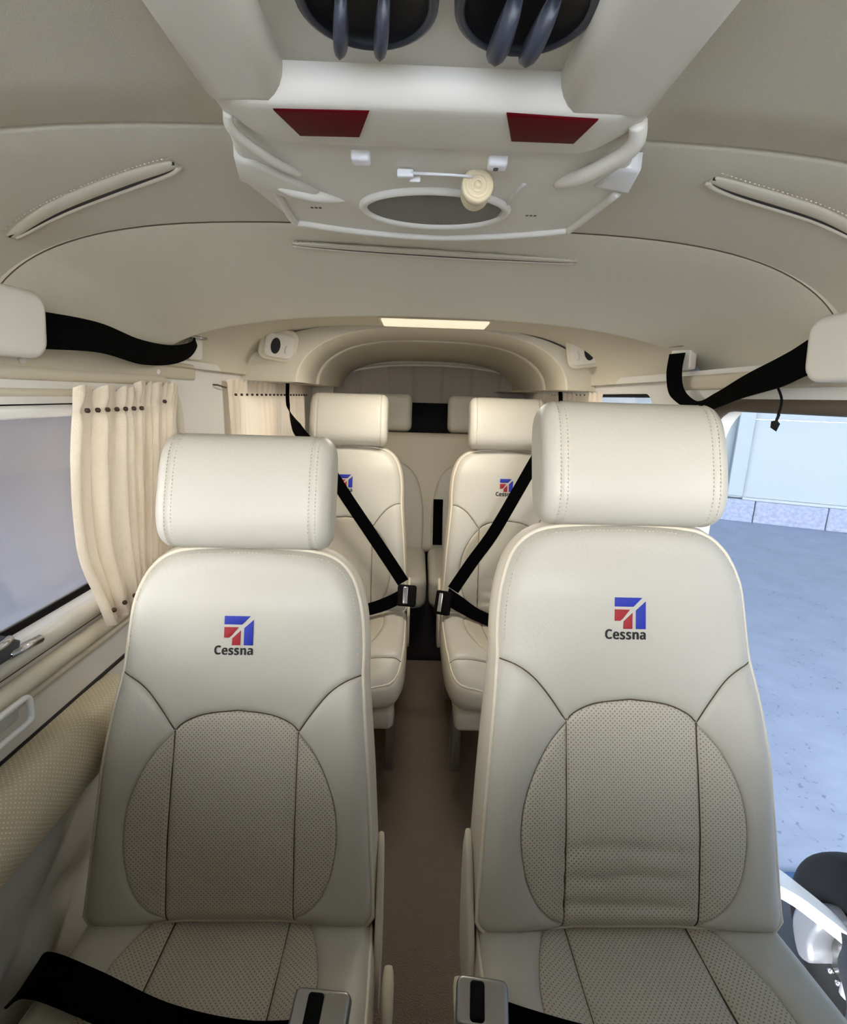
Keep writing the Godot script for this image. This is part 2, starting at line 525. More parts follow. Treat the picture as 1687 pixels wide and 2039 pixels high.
func make_seat(aisle: float, crease: float) -> Node3D:
	creased = crease
	var seat := Node3D.new()
	var rec := deg_to_rad(15.5)
	var bx := Transform3D(Basis(Vector3.RIGHT, Vector3(0, cos(rec), -sin(rec)), Vector3(0, sin(rec), cos(rec))), Vector3.ZERO)
	var tile := 0.0066
	# --- backrest outline, right half from the bottom centre to the top centre
	var wing := Vector2(0.188, 0.372)
	var side_line := curve2([Vector2(0.216, 0.012), Vector2(0.210, 0.10), Vector2(0.202, 0.22), Vector2(0.193, 0.32), wing], 6)
	var shoulder := curve2([wing, Vector2(0.187, 0.43), Vector2(0.180, 0.485), Vector2(0.162, 0.532), Vector2(0.128, 0.560), Vector2(0.075, 0.569), Vector2(0.0, 0.572)], 6)
	back_right = cat(cat(PackedVector2Array([Vector2(0, 0), Vector2(0.204, 0.0)]), side_line), shoulder)
	back_outline = along(cat(back_right, rev(flipu(back_right))), 110)
	back_outline.remove_at(back_outline.size() - 1)
	var seam := curve2([wing, Vector2(0.166, 0.367), Vector2(0.140, 0.350), Vector2(0.116, 0.322), Vector2(0.094, 0.290)], 5)
	var arch := curve2([Vector2(0.094, 0.290), Vector2(0.082, 0.302), Vector2(0.050, 0.315), Vector2(0.0, 0.321)], 5)
	var oval_edge := curve2([Vector2(0.094, 0.288), Vector2(0.118, 0.262), Vector2(0.138, 0.228), Vector2(0.152, 0.19), Vector2(0.158, 0.15), Vector2(0.156, 0.11), Vector2(0.147, 0.07), Vector2(0.131, 0.04), Vector2(0.112, 0.022), Vector2(0.096, 0.015)], 4)
	var upright := PackedVector2Array([Vector2(0.094, 0.290), Vector2(0.096, 0.0)])
	var mb := MB.new(); mb.xf = bx
	shell(mb, back_outline, back_base, 0.085)
	put("backrest", mb, M.leather_side, seat)
	# upper panel with the emblem
	mb = MB.new(); mb.xf = bx
	var low := cat(seam, arch)
	patch(mb, cat(low, rev(flipu(low))), cat(shoulder, rev(flipu(shoulder))), 84, 40, back_base, 0.0055, 0.0035)
	put("upper_panel", mb, M.leather, seat)
	# centre insert
	mb = MB.new(); mb.xf = bx
	patch(mb, PackedVector2Array([Vector2(-0.096, 0), Vector2(0.096, 0)]), cat(flipu(arch), rev(arch)), 44, 60, back_base, 0.006, 0.004, tile)
	put("centre_insert", mb, M.perf, seat, true)
	for sd in [1.0, -1.0]:
		var f := func(p: PackedVector2Array) -> PackedVector2Array: return p if sd > 0.0 else flipu(p)
		mb = MB.new(); mb.xf = bx
		var inner := cat(cat(seam, oval_edge), PackedVector2Array([Vector2(0.096, 0.0)]))
		var outer := cat(rev(side_line), PackedVector2Array([Vector2(0.204, 0.0), Vector2(0.096, 0.0)]))
		patch(mb, f.call(inner), f.call(outer), 64, 20, back_base, 0.0055, 0.0035)
		put("side_panel", mb, M.leather, seat)
		mb = MB.new(); mb.xf = bx
		patch(mb, f.call(upright), f.call(oval_edge), 56, 18, back_base, 0.004, 0.0025, tile)
		put("side_insert", mb, M.perf, seat, true)
	# dark seams in the grooves between the panels
	mb = MB.new(); mb.xf = bx
	for sd in [1.0, -1.0]:
		for ln in [cat(seam, arch), upright]:
			var sp := PackedVector3Array()
			for q in along(ln, 40): sp.append(Vector3(q.x * sd, q.y, back_base(q) - 0.0046))
			mb.tube(sp, 0.0011, 5, false, false)
	put("seam", mb, M.seam, seat)
	# piping round the face and stitches along the top seam
	mb = MB.new(); mb.xf = bx
	var pp := PackedVector3Array()
	for q in along(cat(PackedVector2Array([Vector2(0, 0)]), back_right), 90): pp.append(Vector3(q.x, q.y, back_base(q) - 0.004))
	var pl := PackedVector3Array()
	for q in pp: pl.append(Vector3(-q.x, q.y, q.z))
	pl.reverse()
	pp.append_array(pl.slice(1, pl.size() - 1))
	mb.tube(pp, 0.0034, 7, true)
	put("piping", mb, M.piping, seat)
	mb = MB.new(); mb.xf = bx
	var st := PackedVector3Array()
	for q in mb.inset(along(cat(cat(PackedVector2Array([Vector2(0.187, 0.37)]), shoulder), rev(flipu(shoulder))), 90), 0.0085): st.append(Vector3(q.x, q.y, back_base(q) - 0.0006))
	st = st.slice(3, st.size() - 3)
	stitch_row(mb, st, Vector3(0, 0, 1))
	put("stitching", mb, M.thread, seat).set_meta("kind", "stuff")
	# emblem: two blue and two red bars and the lettering
	var em := MeshInstance3D.new()
	var bars := [[M.blue, [[0, 0], [0.885, 0], [0.60, 0.29], [0, 0.29]]], [M.blue, [[1.0, 0.12], [1.0, 1.0], [0.685, 1.0], [0.685, 0.41]]],
		[M.crimson, [[0, 0.385], [0.48, 0.385], [0.25, 0.68], [0.17, 0.745], [0.0, 0.745]]], [M.crimson, [[0.57, 0.49], [0.565, 1.0], [0.275, 1.0], [0.285, 0.765]]]]
	var k := 0.0445
	var o2 := Vector2(-0.025, 0.466)
	for bi in bars.size():
		mb = MB.new(); mb.xf = bx
		var pg := PackedVector2Array()
		for c in bars[bi][1]: pg.append(o2 + Vector2(c[0], -c[1]) * k)
		var w := back_base(o2 + Vector2(0.5, -0.5) * k) 
		mb.prism(pg, w - 0.002, w + 0.0016, 0.0005, false, 2)
		if bi == 0:
			em.mesh = mb.done(); em.material_override = bars[bi][0]; em.name = "emblem"; seat.add_child(em)
		else:
			put("emblem_bar", mb, bars[bi][0], em)
	var tm := TextMesh.new()
	var fnt := SystemFont.new()
	fnt.font_names = PackedStringArray(["Droid Sans"]); fnt.font_weight = 700
	tm.text = "Cessna"; tm.font = fnt; tm.font_size = 64; tm.pixel_size = 0.0188 / 64.0; tm.depth = 0.0014; tm.curve_step = 2.0
	var w2 := tm.get_aabb().size.x
	var lt := put("lettering", tm, M.ink, em)
	lt.transform = bx * Transform3D(Basis.IDENTITY.scaled(Vector3(0.0585 / maxf(w2, 0.001), 1, 1)), Vector3(o2.x + k - 0.0292, o2.y - k * 1.185, back_base(Vector2(0.0, o2.y - k * 1.2)) + 0.0007))
	# headrest
	mb = MB.new(); mb.xf = bx
	var rows := []
	for i in 13:
		rows.append(head_ring(-0.134 + 0.024 * (1.0 - cos(PI * 0.5 * i / 12.0)), 0.024 * (1.0 - sin(PI * 0.5 * i / 12.0))))
	for i in 61: rows.append(head_ring(-0.110 + 0.220 * i / 60.0, 0.0))
	for i in range(11, -1, -1):
		rows.append(head_ring(0.134 - 0.024 * (1.0 - cos(PI * 0.5 * i / 12.0)), 0.024 * (1.0 - sin(PI * 0.5 * i / 12.0))))
	rows.remove_at(13)
	rows.reverse()
	mb.grid(rows, false, true)
	mb.group = 2
	mb.fan(rows[0]); mb.fan(rows[rows.size() - 1], true)
	put("headrest", mb, M.leather, seat)
	var head := seat.get_node("headrest")
	mb = MB.new(); mb.xf = bx
	for u in [-0.113, -0.103, 0.103, 0.113]:
		var ring := head_ring(u, 0.0)
		var line := ring.slice(2, 28)
		stitch_row(mb, line, Vector3(0, 0.3, 1).normalized(), 0.0058, 0.0042, 0.0008)
	put("headrest_stitching", mb, M.thread, head).set_meta("kind", "stuff")
	for sx in [-0.06, 0.06]:
		mb = MB.new(); mb.xf = bx
		mb.tube(PackedVector3Array([Vector3(sx, 0.545, -0.045), Vector3(sx, 0.62, -0.045)]), 0.006, 10)
		put("headrest_post", mb, M.steel, seat)
	# --- cushion
	var tilt := deg_to_rad(7.0)
	var cx := Transform3D(Basis(Vector3.RIGHT, Vector3(0, sin(tilt), cos(tilt)), Vector3(0, cos(tilt), -sin(tilt))), Vector3(0, -0.012, -0.055))
	# local x is right, y is forward, z is up; right half mirrors so that outlines stay in plan
	var cl := 0.52
	var right := curve2([Vector2(0.212, 0.0), Vector2(0.216, 0.2), Vector2(0.214, 0.40), Vector2(0.196, 0.475), Vector2(0.15, 0.498), Vector2(0.0, cl)], 6)
	cushion_outline = along(cat(cat(PackedVector2Array([Vector2(0, 0)]), right), rev(flipu(right))), 90)
	var ring_x := Transform3D(Basis(Vector3.LEFT, Vector3.UP, Vector3.BACK), Vector3.ZERO)
	mb = MB.new(); mb.xf = cx * ring_x
	shell(mb, cushion_outline, cushion_base, 0.115, 0.008)
	put("cushion", mb, M.leather_side, seat)
	var line_r := PackedVector2Array([Vector2(0.088, 0.0), Vector2(0.088, 0.32), Vector2(0.085, 0.43)])
	var oval_c := curve2([Vector2(0.089, 0.005), Vector2(0.106, 0.025), Vector2(0.130, 0.07), Vector2(0.146, 0.13), Vector2(0.148, 0.20), Vector2(0.138, 0.28), Vector2(0.115, 0.36), Vector2(0.087, 0.40)], 4)
	mb = MB.new(); mb.xf = cx * ring_x
	patch(mb, flipu(line_r), line_r, 56, 36, cushion_base, 0.006, 0.004, tile)
	put("centre_insert", mb, M.perf, seat, true)
	mb = MB.new(); mb.xf = cx * ring_x
	var fr := cat(PackedVector2Array([Vector2(0.212, 0.43)]), right.slice(14))
	patch(mb, PackedVector2Array([Vector2(-0.212, 0.43), Vector2(0.212, 0.43)]), cat(flipu(fr), rev(fr)), 40, 14, cushion_base, 0.005, 0.0035)
	put("front_roll", mb, M.leather, seat)
	for sd in [1.0, -1.0]:
		var f := func(p: PackedVector2Array) -> PackedVector2Array: return p if sd > 0.0 else flipu(p)
		mb = MB.new(); mb.xf = cx * ring_x
		patch(mb, f.call(line_r.slice(0, 2)), f.call(oval_c), 44, 14, cushion_base, 0.004, 0.0025, tile)
		put("side_insert", mb, M.perf, seat, true)
		mb = MB.new(); mb.xf = cx * ring_x
		patch(mb, f.call(cat(cat(PackedVector2Array([Vector2(0.088, 0.0)]), oval_c), PackedVector2Array([Vector2(0.085, 0.43)]))), f.call(PackedVector2Array([Vector2(0.212, 0.0), Vector2(0.216, 0.2), Vector2(0.213, 0.43)])), 48, 16, cushion_base, 0.005, 0.0035)
		put("cushion_side", mb, M.leather, seat)
	mb = MB.new(); mb.xf = cx * ring_x
	for sd in [1.0, -1.0]:
		for ln in [line_r, PackedVector2Array([Vector2(0.0, 0.43), Vector2(0.212, 0.43)])]:
			var sp := PackedVector3Array()
			for q in along(ln, 40): sp.append(Vector3(q.x * sd, q.y, cushion_base(q) - 0.0044))
			mb.tube(sp, 0.0011, 5, false, false)
	put("seam", mb, M.seam, seat)
	mb = MB.new(); mb.xf = cx * ring_x
	var cp := PackedVector3Array()
	for q in along(cat(right, rev(flipu(right))), 80): cp.append(Vector3(q.x, q.y, cushion_base(q) - 0.005))
	mb.tube(cp, 0.0028, 7)
	put("piping", mb, M.piping, seat)
	# stitched lip below the front roll
	mb = MB.new(); mb.xf = cx * ring_x
	var fs := PackedVector3Array()
	for q in along(PackedVector2Array([Vector2(-0.15, 0.428), Vector2(0.15, 0.428)]), 20): fs.append(Vector3(q.x, q.y, cushion_base(q) - 0.001))
	stitch_row(mb, fs, Vector3(0, 0, 1))
	put("stitching", mb, M.thread, seat).set_meta("kind", "stuff")
	# seat pan, reclining hinge covers and four legs
	mb = MB.new()
	mb.box(Vector3(-0.195, -0.15, -0.04), Vector3(0.195, -0.095, 0.42), 0.012)
	put("seat_pan", mb, M.leather_side, seat)
	for sd in [aisle]:
		mb = MB.new(); mb.xf = Transform3D(Basis(Vector3(0, 0, 1), Vector3.UP, Vector3(-1, 0, 0)), Vector3(sd * 0.224 + 0.005, 0, 0))
		mb.prism(curve2([Vector2(-0.075, 0.10), Vector2(-0.05, 0.085), Vector2(-0.005, 0.02), Vector2(0.04, -0.05), Vector2(0.045, -0.10), Vector2(0.0, -0.12), Vector2(-0.06, -0.11), Vector2(-0.085, -0.03), Vector2(-0.09, 0.06)], 4), 0.0, 0.010, 0.004, true)
		put("hinge_cover", mb, M.trim, seat)
	mb = MB.new(); mb.xf = Transform3D(Basis.IDENTITY, Vector3(aisle * 0.242, 0, 0))
	mb.tube(curve3([Vector3(0, -0.14, 0.10), Vector3(0.0, -0.10, 0.115), Vector3(0, -0.055, 0.085), Vector3(0, -0.035, 0.03)], 5), [0.007, 0.007, 0.007, 0.007, 0.007, 0.008, 0.008, 0.008, 0.008, 0.008, 0.008, 0.009, 0.009, 0.009, 0.008, 0.006], 10)
	put("recline_lever", mb, M.trim, seat)
	for sx in [-1.0, 1.0]:
		for sz in [0.36, 0.02]:
			mb = MB.new()
			mb.box(Vector3(sx * 0.185 - 0.014, -0.31, sz - 0.018), Vector3(sx * 0.185 + 0.014, -0.13, sz + 0.018), 0.005)
			put("leg", mb, M.steel, seat)
	return seat

func head_ring(u: float, cut: float) -> PackedVector3Array:
	# a soft rectangle in the plane across the headrest, drawn in by cut where the ends round off; a seam runs round near each end
	var groove := 0.0032 * exp(-pow((absf(u) - 0.108) / 0.0022, 2.0)) + cut
	var o := PackedVector3Array()
	for k in 48:
		var t := TAU * k / 48
		var c := cos(t); var d := sin(t)
		var y := signf(c) * pow(absf(c), 0.62)
		var z := signf(d) * pow(absf(d), 0.72)
		# the top leans back
		o.append(Vector3(u, 0.662 + y * (0.092 - groove), -0.022 + z * (0.052 - groove) - 0.012 * (y * 0.5 + 0.5) ** 2))
	return o
# ---------------------------------------------------------------- the cabin
func arc(hw: float, yt: float, yb: float, z: float, px := 4.0, n := 56, cx := 0.0) -> PackedVector3Array:
	# ceiling cross-section from the right base over the top to the left base
	var o := PackedVector3Array()
	for k in n + 1:
		var a := PI * k / n
		var c := cos(a)
		o.append(V(cx + hw * signf(c) * pow(absf(c), 2.0 / px), yb + (yt - yb) * sin(a), z))
	return o

func ceiling_y(x: float) -> float:
	return 0.06 + 0.145 * sqrt(maxf(0.0, 1.0 - pow(absf(x) / 0.56, 4.0)))

func loft_down(mb: MB, rows: Array):
	# rows run aft (towards -z) and each goes from right to left: the visible side is below
	mb.grid(rows)

func ceiling():
	var c := setting("ceiling", "beige padded cabin ceiling of fabric and vinyl panels above the seats", "ceiling")
	var mb := MB.new()
	var rows := []
	for z in [0.32, 0.15, 0.05, -0.05, -0.16, -0.24, -0.32, -0.40, -0.455, -0.458, -0.46]:
		rows.append(arc(0.56, 0.205 + (0.004 if z < -0.456 else 0.0), 0.06, z))
	loft_down(mb, rows)
	put("headliner_panel", mb, M.headliner, c)
	mb = MB.new(); rows = []
	for z in [-0.459, -0.462, -0.466, -0.52, -0.58, -0.64, -0.71]:
		rows.append(arc(0.56, 0.205 + (0.004 if z > -0.460 else (0.001 if z > -0.463 else 0.0)), 0.06, z))
	loft_down(mb, rows)
	put("headliner_panel", mb, M.headliner, c)
	mb = MB.new(); rows = []
	for q in [[-0.680, 0.209, 0.0], [-0.686, 0.2053, 0.0], [-0.690, 0.2040, 0.0], [-0.695, 0.2033, 0.0]]:
		rows.append(arc(0.56, q[1], 0.057, q[0]))
	for k in 24:
		var t := (k + 1) / 24.0
		rows.append(arc(0.56 + 0.015 * t, 0.203 - 0.044 * pow(t, 1.8), 0.057 - 0.007 * t, -0.695 - 0.39 * t, 4.0 - 1.7 * t, 56, 0.03 * t))
	for q in [[-1.094, 0.1575], [-1.101, 0.160], [-1.105, 0.165], [-1.106, 0.172], [-1.104, 0.215]]:
		rows.append(arc(0.575, q[1], 0.05, q[0], 2.3, 56, 0.03))
	loft_down(mb, rows)
	put("vinyl_panel", mb, M.vinyl, c)
	mb = MB.new()
	mb.tube(arc(0.5595, 0.2046, 0.0585, -0.6868), 0.0009, 5, false, false)
	put("seam", mb, M.seam, c)
	# aft of the panel: a plain cove, then two stepped frames
	mb = MB.new(); rows = []
	for q in [[-1.09, 0.205, 0.56], [-1.30, 0.205, 0.56], [-1.45, 0.204, 0.55], [-1.62, 0.203, 0.535]]:
		rows.append(arc(q[2], q[1], 0.045, q[0], 4.0))
	loft_down(mb, rows)
	put("cove_panel", mb, M.headliner, c)
	mb = MB.new(); rows = []
	mb.group = 1
	mb.grid([arc(0.55, 0.21, 0.03, -1.6105, 3.0), arc(0.424, 0.201, 0.03, -1.611, 3.0, 56, 0.04)])
	mb.group = 0
	for q in [[-1.611, 0.201, 0.424, 0.04], [-1.613, 0.1992, 0.420, 0.04], [-1.618, 0.1988, 0.419, 0.04], [-1.80, 0.198, 0.424, 0.042], [-1.94, 0.198, 0.43, 0.045]]:
		rows.append(arc(q[2], q[1], 0.03, q[0], 3.0, 56, q[3]))
	loft_down(mb, rows)
	put("roof_frame", mb, M.headliner, c)
	mb = MB.new(); rows = []
	mb.group = 1
	mb.grid([arc(0.45, 0.205, 0.03, -1.9355, 3.0, 56, 0.045), arc(0.424, 0.1945, 0.03, -1.936, 3.0, 56, 0.045)])
	mb.group = 0
	for q in [[-1.936, 0.1945, 0.424], [-1.939, 0.1925, 0.421], [-1.945, 0.192, 0.420], [-2.2, 0.188, 0.425], [-2.45, 0.180, 0.43], [-2.72, 0.170, 0.44]]:
		rows.append(arc(q[2], q[1], 0.03, q[0], 3.0, 56, 0.045))
	loft_down(mb, rows)
	put("roof_frame", mb, M.headliner, c)
	# outer skin
	mb = MB.new(); rows = []
	for z in [0.32, -1.0, -2.0, -3.2]:
		rows.append(arc(0.63, 0.27, 0.045, z, 5.0))
	rows.reverse()
	mb.grid(rows)
	var e1 := arc(0.63, 0.27, 0.045, 0.32, 5.0); var e2 := arc(0.56, 0.205, 0.06, 0.32)
	mb.grid([e1, e2])
	var e3 := arc(0.63, 0.27, 0.045, -3.2, 5.0)
	var flat := PackedVector3Array()
	for p in e3: flat.append(Vector3(p.x * 0.9, EYE - 0.3, -3.2))
	mb.grid([e3, flat])
	put("roof_skin", mb, M.paint, c)
	# ledges that close the cove to the side walls
	for s in [-1.0, 1.0]:
		mb = MB.new()
		for q in [[-1.08, -1.63, 0.53, 0.047], [-1.60, -1.96, 0.42, 0.031], [-1.92, -2.8, 0.37, 0.031]]:
			var a := V(s * q[2], q[3], q[0]); var b := V(s * 0.60, q[3], q[0]); var d := V(s * 0.60, q[3], q[1]); var e := V(s * q[2], q[3], q[1])
			if s > 0: mb.quad(a, e, d, b)
			else: mb.quad(a, b, d, e)
		put("cove_ledge", mb, M.trim, c)
	# stitched slots: a padded lip with a dark gap behind it
	slot(c, [Vector2(-0.232, -0.528), Vector2(-0.27, -0.545), Vector2(-0.34, -0.578), Vector2(-0.41, -0.607), Vector2(-0.47, -0.632)], 0.0, 0.0)
	slot(c, [Vector2(0.262, -0.513), Vector2(0.30, -0.525), Vector2(0.345, -0.535), Vector2(0.40, -0.545), Vector2(0.46, -0.56)], 0.0, 0.0)
	slot(c, [Vector2(-0.178, -0.752), Vector2(-0.09, -0.764), Vector2(0.02, -0.775), Vector2(0.12, -0.783), Vector2(0.222, -0.788)], 0.0066, 0.002)

func slot(parent: Node3D, pts: Array, drop: float, gapw: float):
	var mb := MB.new()
	var line := curve2(pts, 10)
	var front := PackedVector3Array(); var back := PackedVector3Array(); var gap := PackedVector3Array(); var st := PackedVector3Array()
	var rf := []; var rb := []
	var n := line.size()
	for i in n:
		var q := line[i]
		var t := (line[mini(i + 1, n - 1)] - line[maxi(i - 1, 0)]).normalized()
		var s := Vector2(-t.y, t.x)
		if s.y > 0.0: s = -s          # s points aft
		var k := float(i) / (n - 1)
		var open := sin(PI * clampf(k, 0.02, 0.98)) ** 0.4
		var f := q; var b := q + s * (0.016 + gapw) * open
		front.append(V(f.x, ceiling_y(f.x) - drop - 0.0005, f.y))
		back.append(V(b.x, ceiling_y(b.x) - drop - 0.0005, b.y))
		gap.append(V(b.x + s.x * -0.006, ceiling_y(q.x) - drop - 0.0012, b.y - s.y * 0.006))
		st.append(V(f.x, ceiling_y(f.x) - drop - 0.0008, f.y + 0.0135))
		rf.append(0.0095 * (0.35 + 0.65 * open)); rb.append(0.0034)
	mb.tube(front, rf, 14, false, true, 0.34)
	mb.tube(back, rb, 8)
	var o := put("stitched_slot", mb, M.trim, parent)
	mb = MB.new()
	stitch_row(mb, st, Vector3.DOWN, 0.0055, 0.004, 0.0008)
	put("slot_stitching", mb, M.thread, o).set_meta("kind", "stuff")
	mb = MB.new()
	var wid := []
	for i in n: wid.append(Vector3(0, 0, 0.006))
	mb.strap(gap, wid, 0.002)
	put("slot_gap", mb, M.dark, o)

func ring_rect(mb: MB, x: float, lo: Vector2, hi: Vector2, hole: PackedVector2Array, inner: float):
	# a rectangle in the (z, height) plane at x with one hole; the hole's edge goes through to x = inner
	var n := hole.size()
	var c := (lo + hi) * 0.5
	var hc := Vector2.ZERO
	for q in hole: hc += q
	hc /= n
	var rim := PackedVector2Array()
	for q in hole:
		var d := (q - hc)
		var kx := ((hi.x - hc.x) if d.x > 0 else (lo.x - hc.x)) / (d.x if absf(d.x) > 1e-6 else 1e-6)
		var ky := ((hi.y - hc.y) if d.y > 0 else (lo.y - hc.y)) / (d.y if absf(d.y) > 1e-6 else 1e-6)
		rim.append(hc + d * minf(absf(kx), absf(ky)))
	# put the rectangle's own corners on the rim
	for cr in [lo, hi, Vector2(lo.x, hi.y), Vector2(hi.x, lo.y)]:
		var best := 0
		for i in n:
			if rim[i].distance_to(cr) < rim[best].distance_to(cr): best = i
		rim[best] = cr
	mb.group = 3
	for i in n:
		var j := (i + 1) % n
		mb.quad(V(x, rim[i].y, rim[i].x), V(x, rim[j].y, rim[j].x), V(x, hole[j].y, hole[j].x), V(x, hole[i].y, hole[i].x))
		mb.quad(V(inner, rim[j].y, rim[j].x), V(inner, rim[i].y, rim[i].x), V(inner, hole[i].y, hole[i].x), V(inner, hole[j].y, hole[j].x))
	mb.group = 4
	for i in n:
		var j := (i + 1) % n
		mb.quad(V(x, hole[i].y, hole[i].x), V(x, hole[j].y, hole[j].x), V(inner, hole[j].y, hole[j].x), V(inner, hole[i].y, hole[i].x))
	mb.group = 0

func hole_rect(z0: float, z1: float, y0: float, y1: float, r: float, n := 8) -> PackedVector2Array:
	var p := MB.rect(absf(z1 - z0), y1 - y0, r, n)
	var o := PackedVector2Array()
	# extra points along the sides keep the fan even
	for i in p.size():
		o.append(p[i])
		var q := p[(i + 1) % p.size()]
		if p[i].distance_to(q) > 0.1:
			for k in range(1, 6): o.append(p[i].lerp(q, k / 6.0))
	for i in o.size(): o[i] += Vector2((z0 + z1) / 2, (y0 + y1) / 2)
	return o

func frame_ring(mb: MB, loop: PackedVector2Array, x: float, r: float, flat := 1.0):
	var pts := PackedVector3Array()
	for q in loop: pts.append(V(x, q.y, q.x))
	mb.tube(pts, r, 8, true, false, flat, Vector3.RIGHT)

func walls():
	# left wall with two windows
	var wl := setting("wall_left", "left cabin side wall with padded beige trim and windows", "wall")
	var mb := MB.new()
	var h1 := hole_rect(-1.10, -0.10, -0.352, -0.028, 0.05)
	var h2 := hole_rect(-2.40, -1.50, -0.36, 0.0, 0.05)
	ring_rect(mb, -0.55, Vector2(-1.30, -1.12), Vector2(0.42, 0.065), h1, -0.60)
	ring_rect(mb, -0.55, Vector2(-3.2, -1.12), Vector2(-1.30, 0.065), h2, -0.60)
	put("side_shell", mb, M.panel, wl)
	# upper trim strip under the ceiling and the window surround
	mb = MB.new()
	mb.box(V(-0.553, 0.020, -1.26), V(-0.540, 0.056, 0.4), 0.004)
	put("upper_trim", mb, M.trim, wl)
	mb = MB.new()
	var sur := hole_rect(-1.175, -0.04, -0.376, 0.016, 0.085, 10)
	frame_ring(mb, sur, -0.549, 0.011)
	var sur2 := hole_rect(-1.14, -0.07, -0.364, -0.012, 0.07, 10)
	frame_ring(mb, sur2, -0.551, 0.006)
	put("window_surround", mb, M.trim, wl)
	for z in [-0.715, -1.08]:
		mb = MB.new()
		mb.lathe(PackedVector2Array([Vector2(0.0065, 0), Vector2(0.0062, 0.002), Vector2(0.004, 0.0035), Vector2(0.0, 0.004)]), V(-0.540, 0.032, z), Vector3.RIGHT, 14)
		put("trim_screw", mb, M.gloss, wl)
	# ledge rails below the window, with a dark gap between them
	mb = MB.new()
	mb.tube(PackedVector3Array([V(-0.545, -0.366, 0.04), V(-0.545, -0.366, -0.84), V(-0.545, -0.366, -1.14)]), 0.012, 12, false, true, 1.3)
	put("window_sill", mb, M.gloss, wl)
	mb = MB.new()
	mb.box(V(-0.552, -0.391, -1.10), V(-0.548, -0.384, 0.04), 0.001)
	put("door_gap", mb, M.dark, wl)
	mb = MB.new()
	mb.tube(PackedVector3Array([V(-0.538, -0.406, 0.04), V(-0.538, -0.406, -0.84), V(-0.540, -0.404, -1.14)]), 0.014, 14)
	mb.tube(PackedVector3Array([V(-0.542, -0.430, 0.04), V(-0.542, -0.430, -0.84), V(-0.544, -0.428, -1.14)]), 0.007, 10)
	put("door_ledge", mb, M.trim, wl)
	mb = MB.new()
	mb.box(V(-0.553, -0.503, -1.10), V(-0.546, -0.497, 0.04), 0.001)
	put("door_gap", mb, M.dark, wl)
	# padded perforated armrest along the door
	mb = MB.new()
	var prof := curve2([Vector2(-0.55, -0.500), Vector2(-0.510, -0.503), Vector2(-0.494, -0.522), Vector2(-0.484, -0.560), Vector2(-0.494, -0.598), Vector2(-0.510, -0.617), Vector2(-0.55, -0.622)], 5)
	var rows := []
	var uvr := []
	for q in [[0.04, 1.0], [-0.1, 1.0], [-0.3, 1.0], [-0.6, 1.0], [-0.74, 1.0], [-0.79, 0.97], [-0.82, 0.85], [-0.838, 0.6], [-0.845, 0.15]]:
		var row := PackedVector3Array(); var uv := PackedVector2Array(); var run := 0.0
		for i in prof.size():
			row.append(V(-0.55 + (prof[i].x + 0.55) * q[1], -0.56 + (prof[i].y + 0.56) * (0.4 + 0.6 * q[1]), q[0]))
			if i > 0: run += prof[i].distance_to(prof[i - 1])
			uv.append(Vector2(q[0], run) / 0.0078)
		rows.append(row); uvr.append(uv)
	mb.grid(rows, false, false, uvr)
	put("armrest_pad", mb, M.perf_pad, wl, true)
	# quilted grey panel low on the wall
	mb = MB.new()
	rows = []
	for i in 61:
		var row := PackedVector3Array()
		for j in 31:
			var z := 0.04 - 1.14 * i / 60.0
			var y := -1.08 + 0.46 * j / 30.0
			var g1 := absf(fposmod((z + y * 1.5) / 0.17, 1.0) - 0.5) * 2.0
			var g2 := absf(fposmod((z * 0.45 - y * 1.2) / 0.21, 1.0) - 0.5) * 2.0
			row.append(V(-0.542 + 0.020 * minf(pow(1.0 - g1, 0.5), pow(1.0 - g2, 0.5)) + 0.004 * wrinkle.get_noise_2d(z * 40, y * 40), y, z))
		rows.append(row)
	mb.grid(rows)
	put("quilted_panel", mb, M.quilt, wl)
	# right wall: open doorway and a rear window
	var wr := setting("wall_right", "right cabin side wall round the open doorway", "wall")
	mb = MB.new()
	var h3 := hole_rect(-0.985, -0.06, -1.06, 0.002, 0.09)
	var h4 := hole_rect(-2.42, -1.20, -0.36, 0.022, 0.05)
	ring_rect(mb, 0.60, Vector2(-1.10, -1.12), Vector2(0.42, 0.065), h3, 0.55)
	ring_rect(mb, 0.60, Vector2(-3.2, -1.12), Vector2(-1.10, 0.065), h4, 0.55)
	put("side_shell", mb, M.panel, wr)
	mb = MB.new()
	mb.box(V(0.540, 0.028, -1.08), V(0.553, 0.056, 0.4), 0.004)
	put("upper_trim", mb, M.trim, wr)
	var d := setting("door_1", "open doorway on the right with a brown rubber seal round its edge", "doorway")
	mb = MB.new()
	frame_ring(mb, h3, 0.556, 0.012)
	put("door_seal", mb, mat(Color(0.36, 0.31, 0.25), 0.7), d)
	# windows: glass in a bright rail
	window_unit("window_1", h1, -0.582, "large left front cabin window with a half-drawn curtain", true)
	window_unit("window_2", h2, -0.582, "left rear cabin window behind a closed pleated curtain", false)
	window_unit("window_3", h4, 0.582, "right rear cabin window behind the front right headrest", false)
	# floor, bulkheads and the nose
	var f := setting("floor", "brown-grey carpeted cabin floor running down the aisle", "floor")
	mb = MB.new()
	mb.box(V(-0.60, -1.16, -3.2), V(0.60, -1.10, 0.55), 0.002)
	put("carpet", mb, M.carpet, f)
	var b := setting("wall_back", "dark baggage bay wall behind the rear bench", "wall")
	mb = MB.new()
	mb.box(V(-0.62, -1.12, -3.24), V(0.62, 0.25, -3.18), 0.002)
	put("bay_wall", mb, M.dark_carpet, b)
	# pleated rear panel under its arched rim
	mb = MB.new()
	rows = []
	var rimpts := PackedVector3Array()
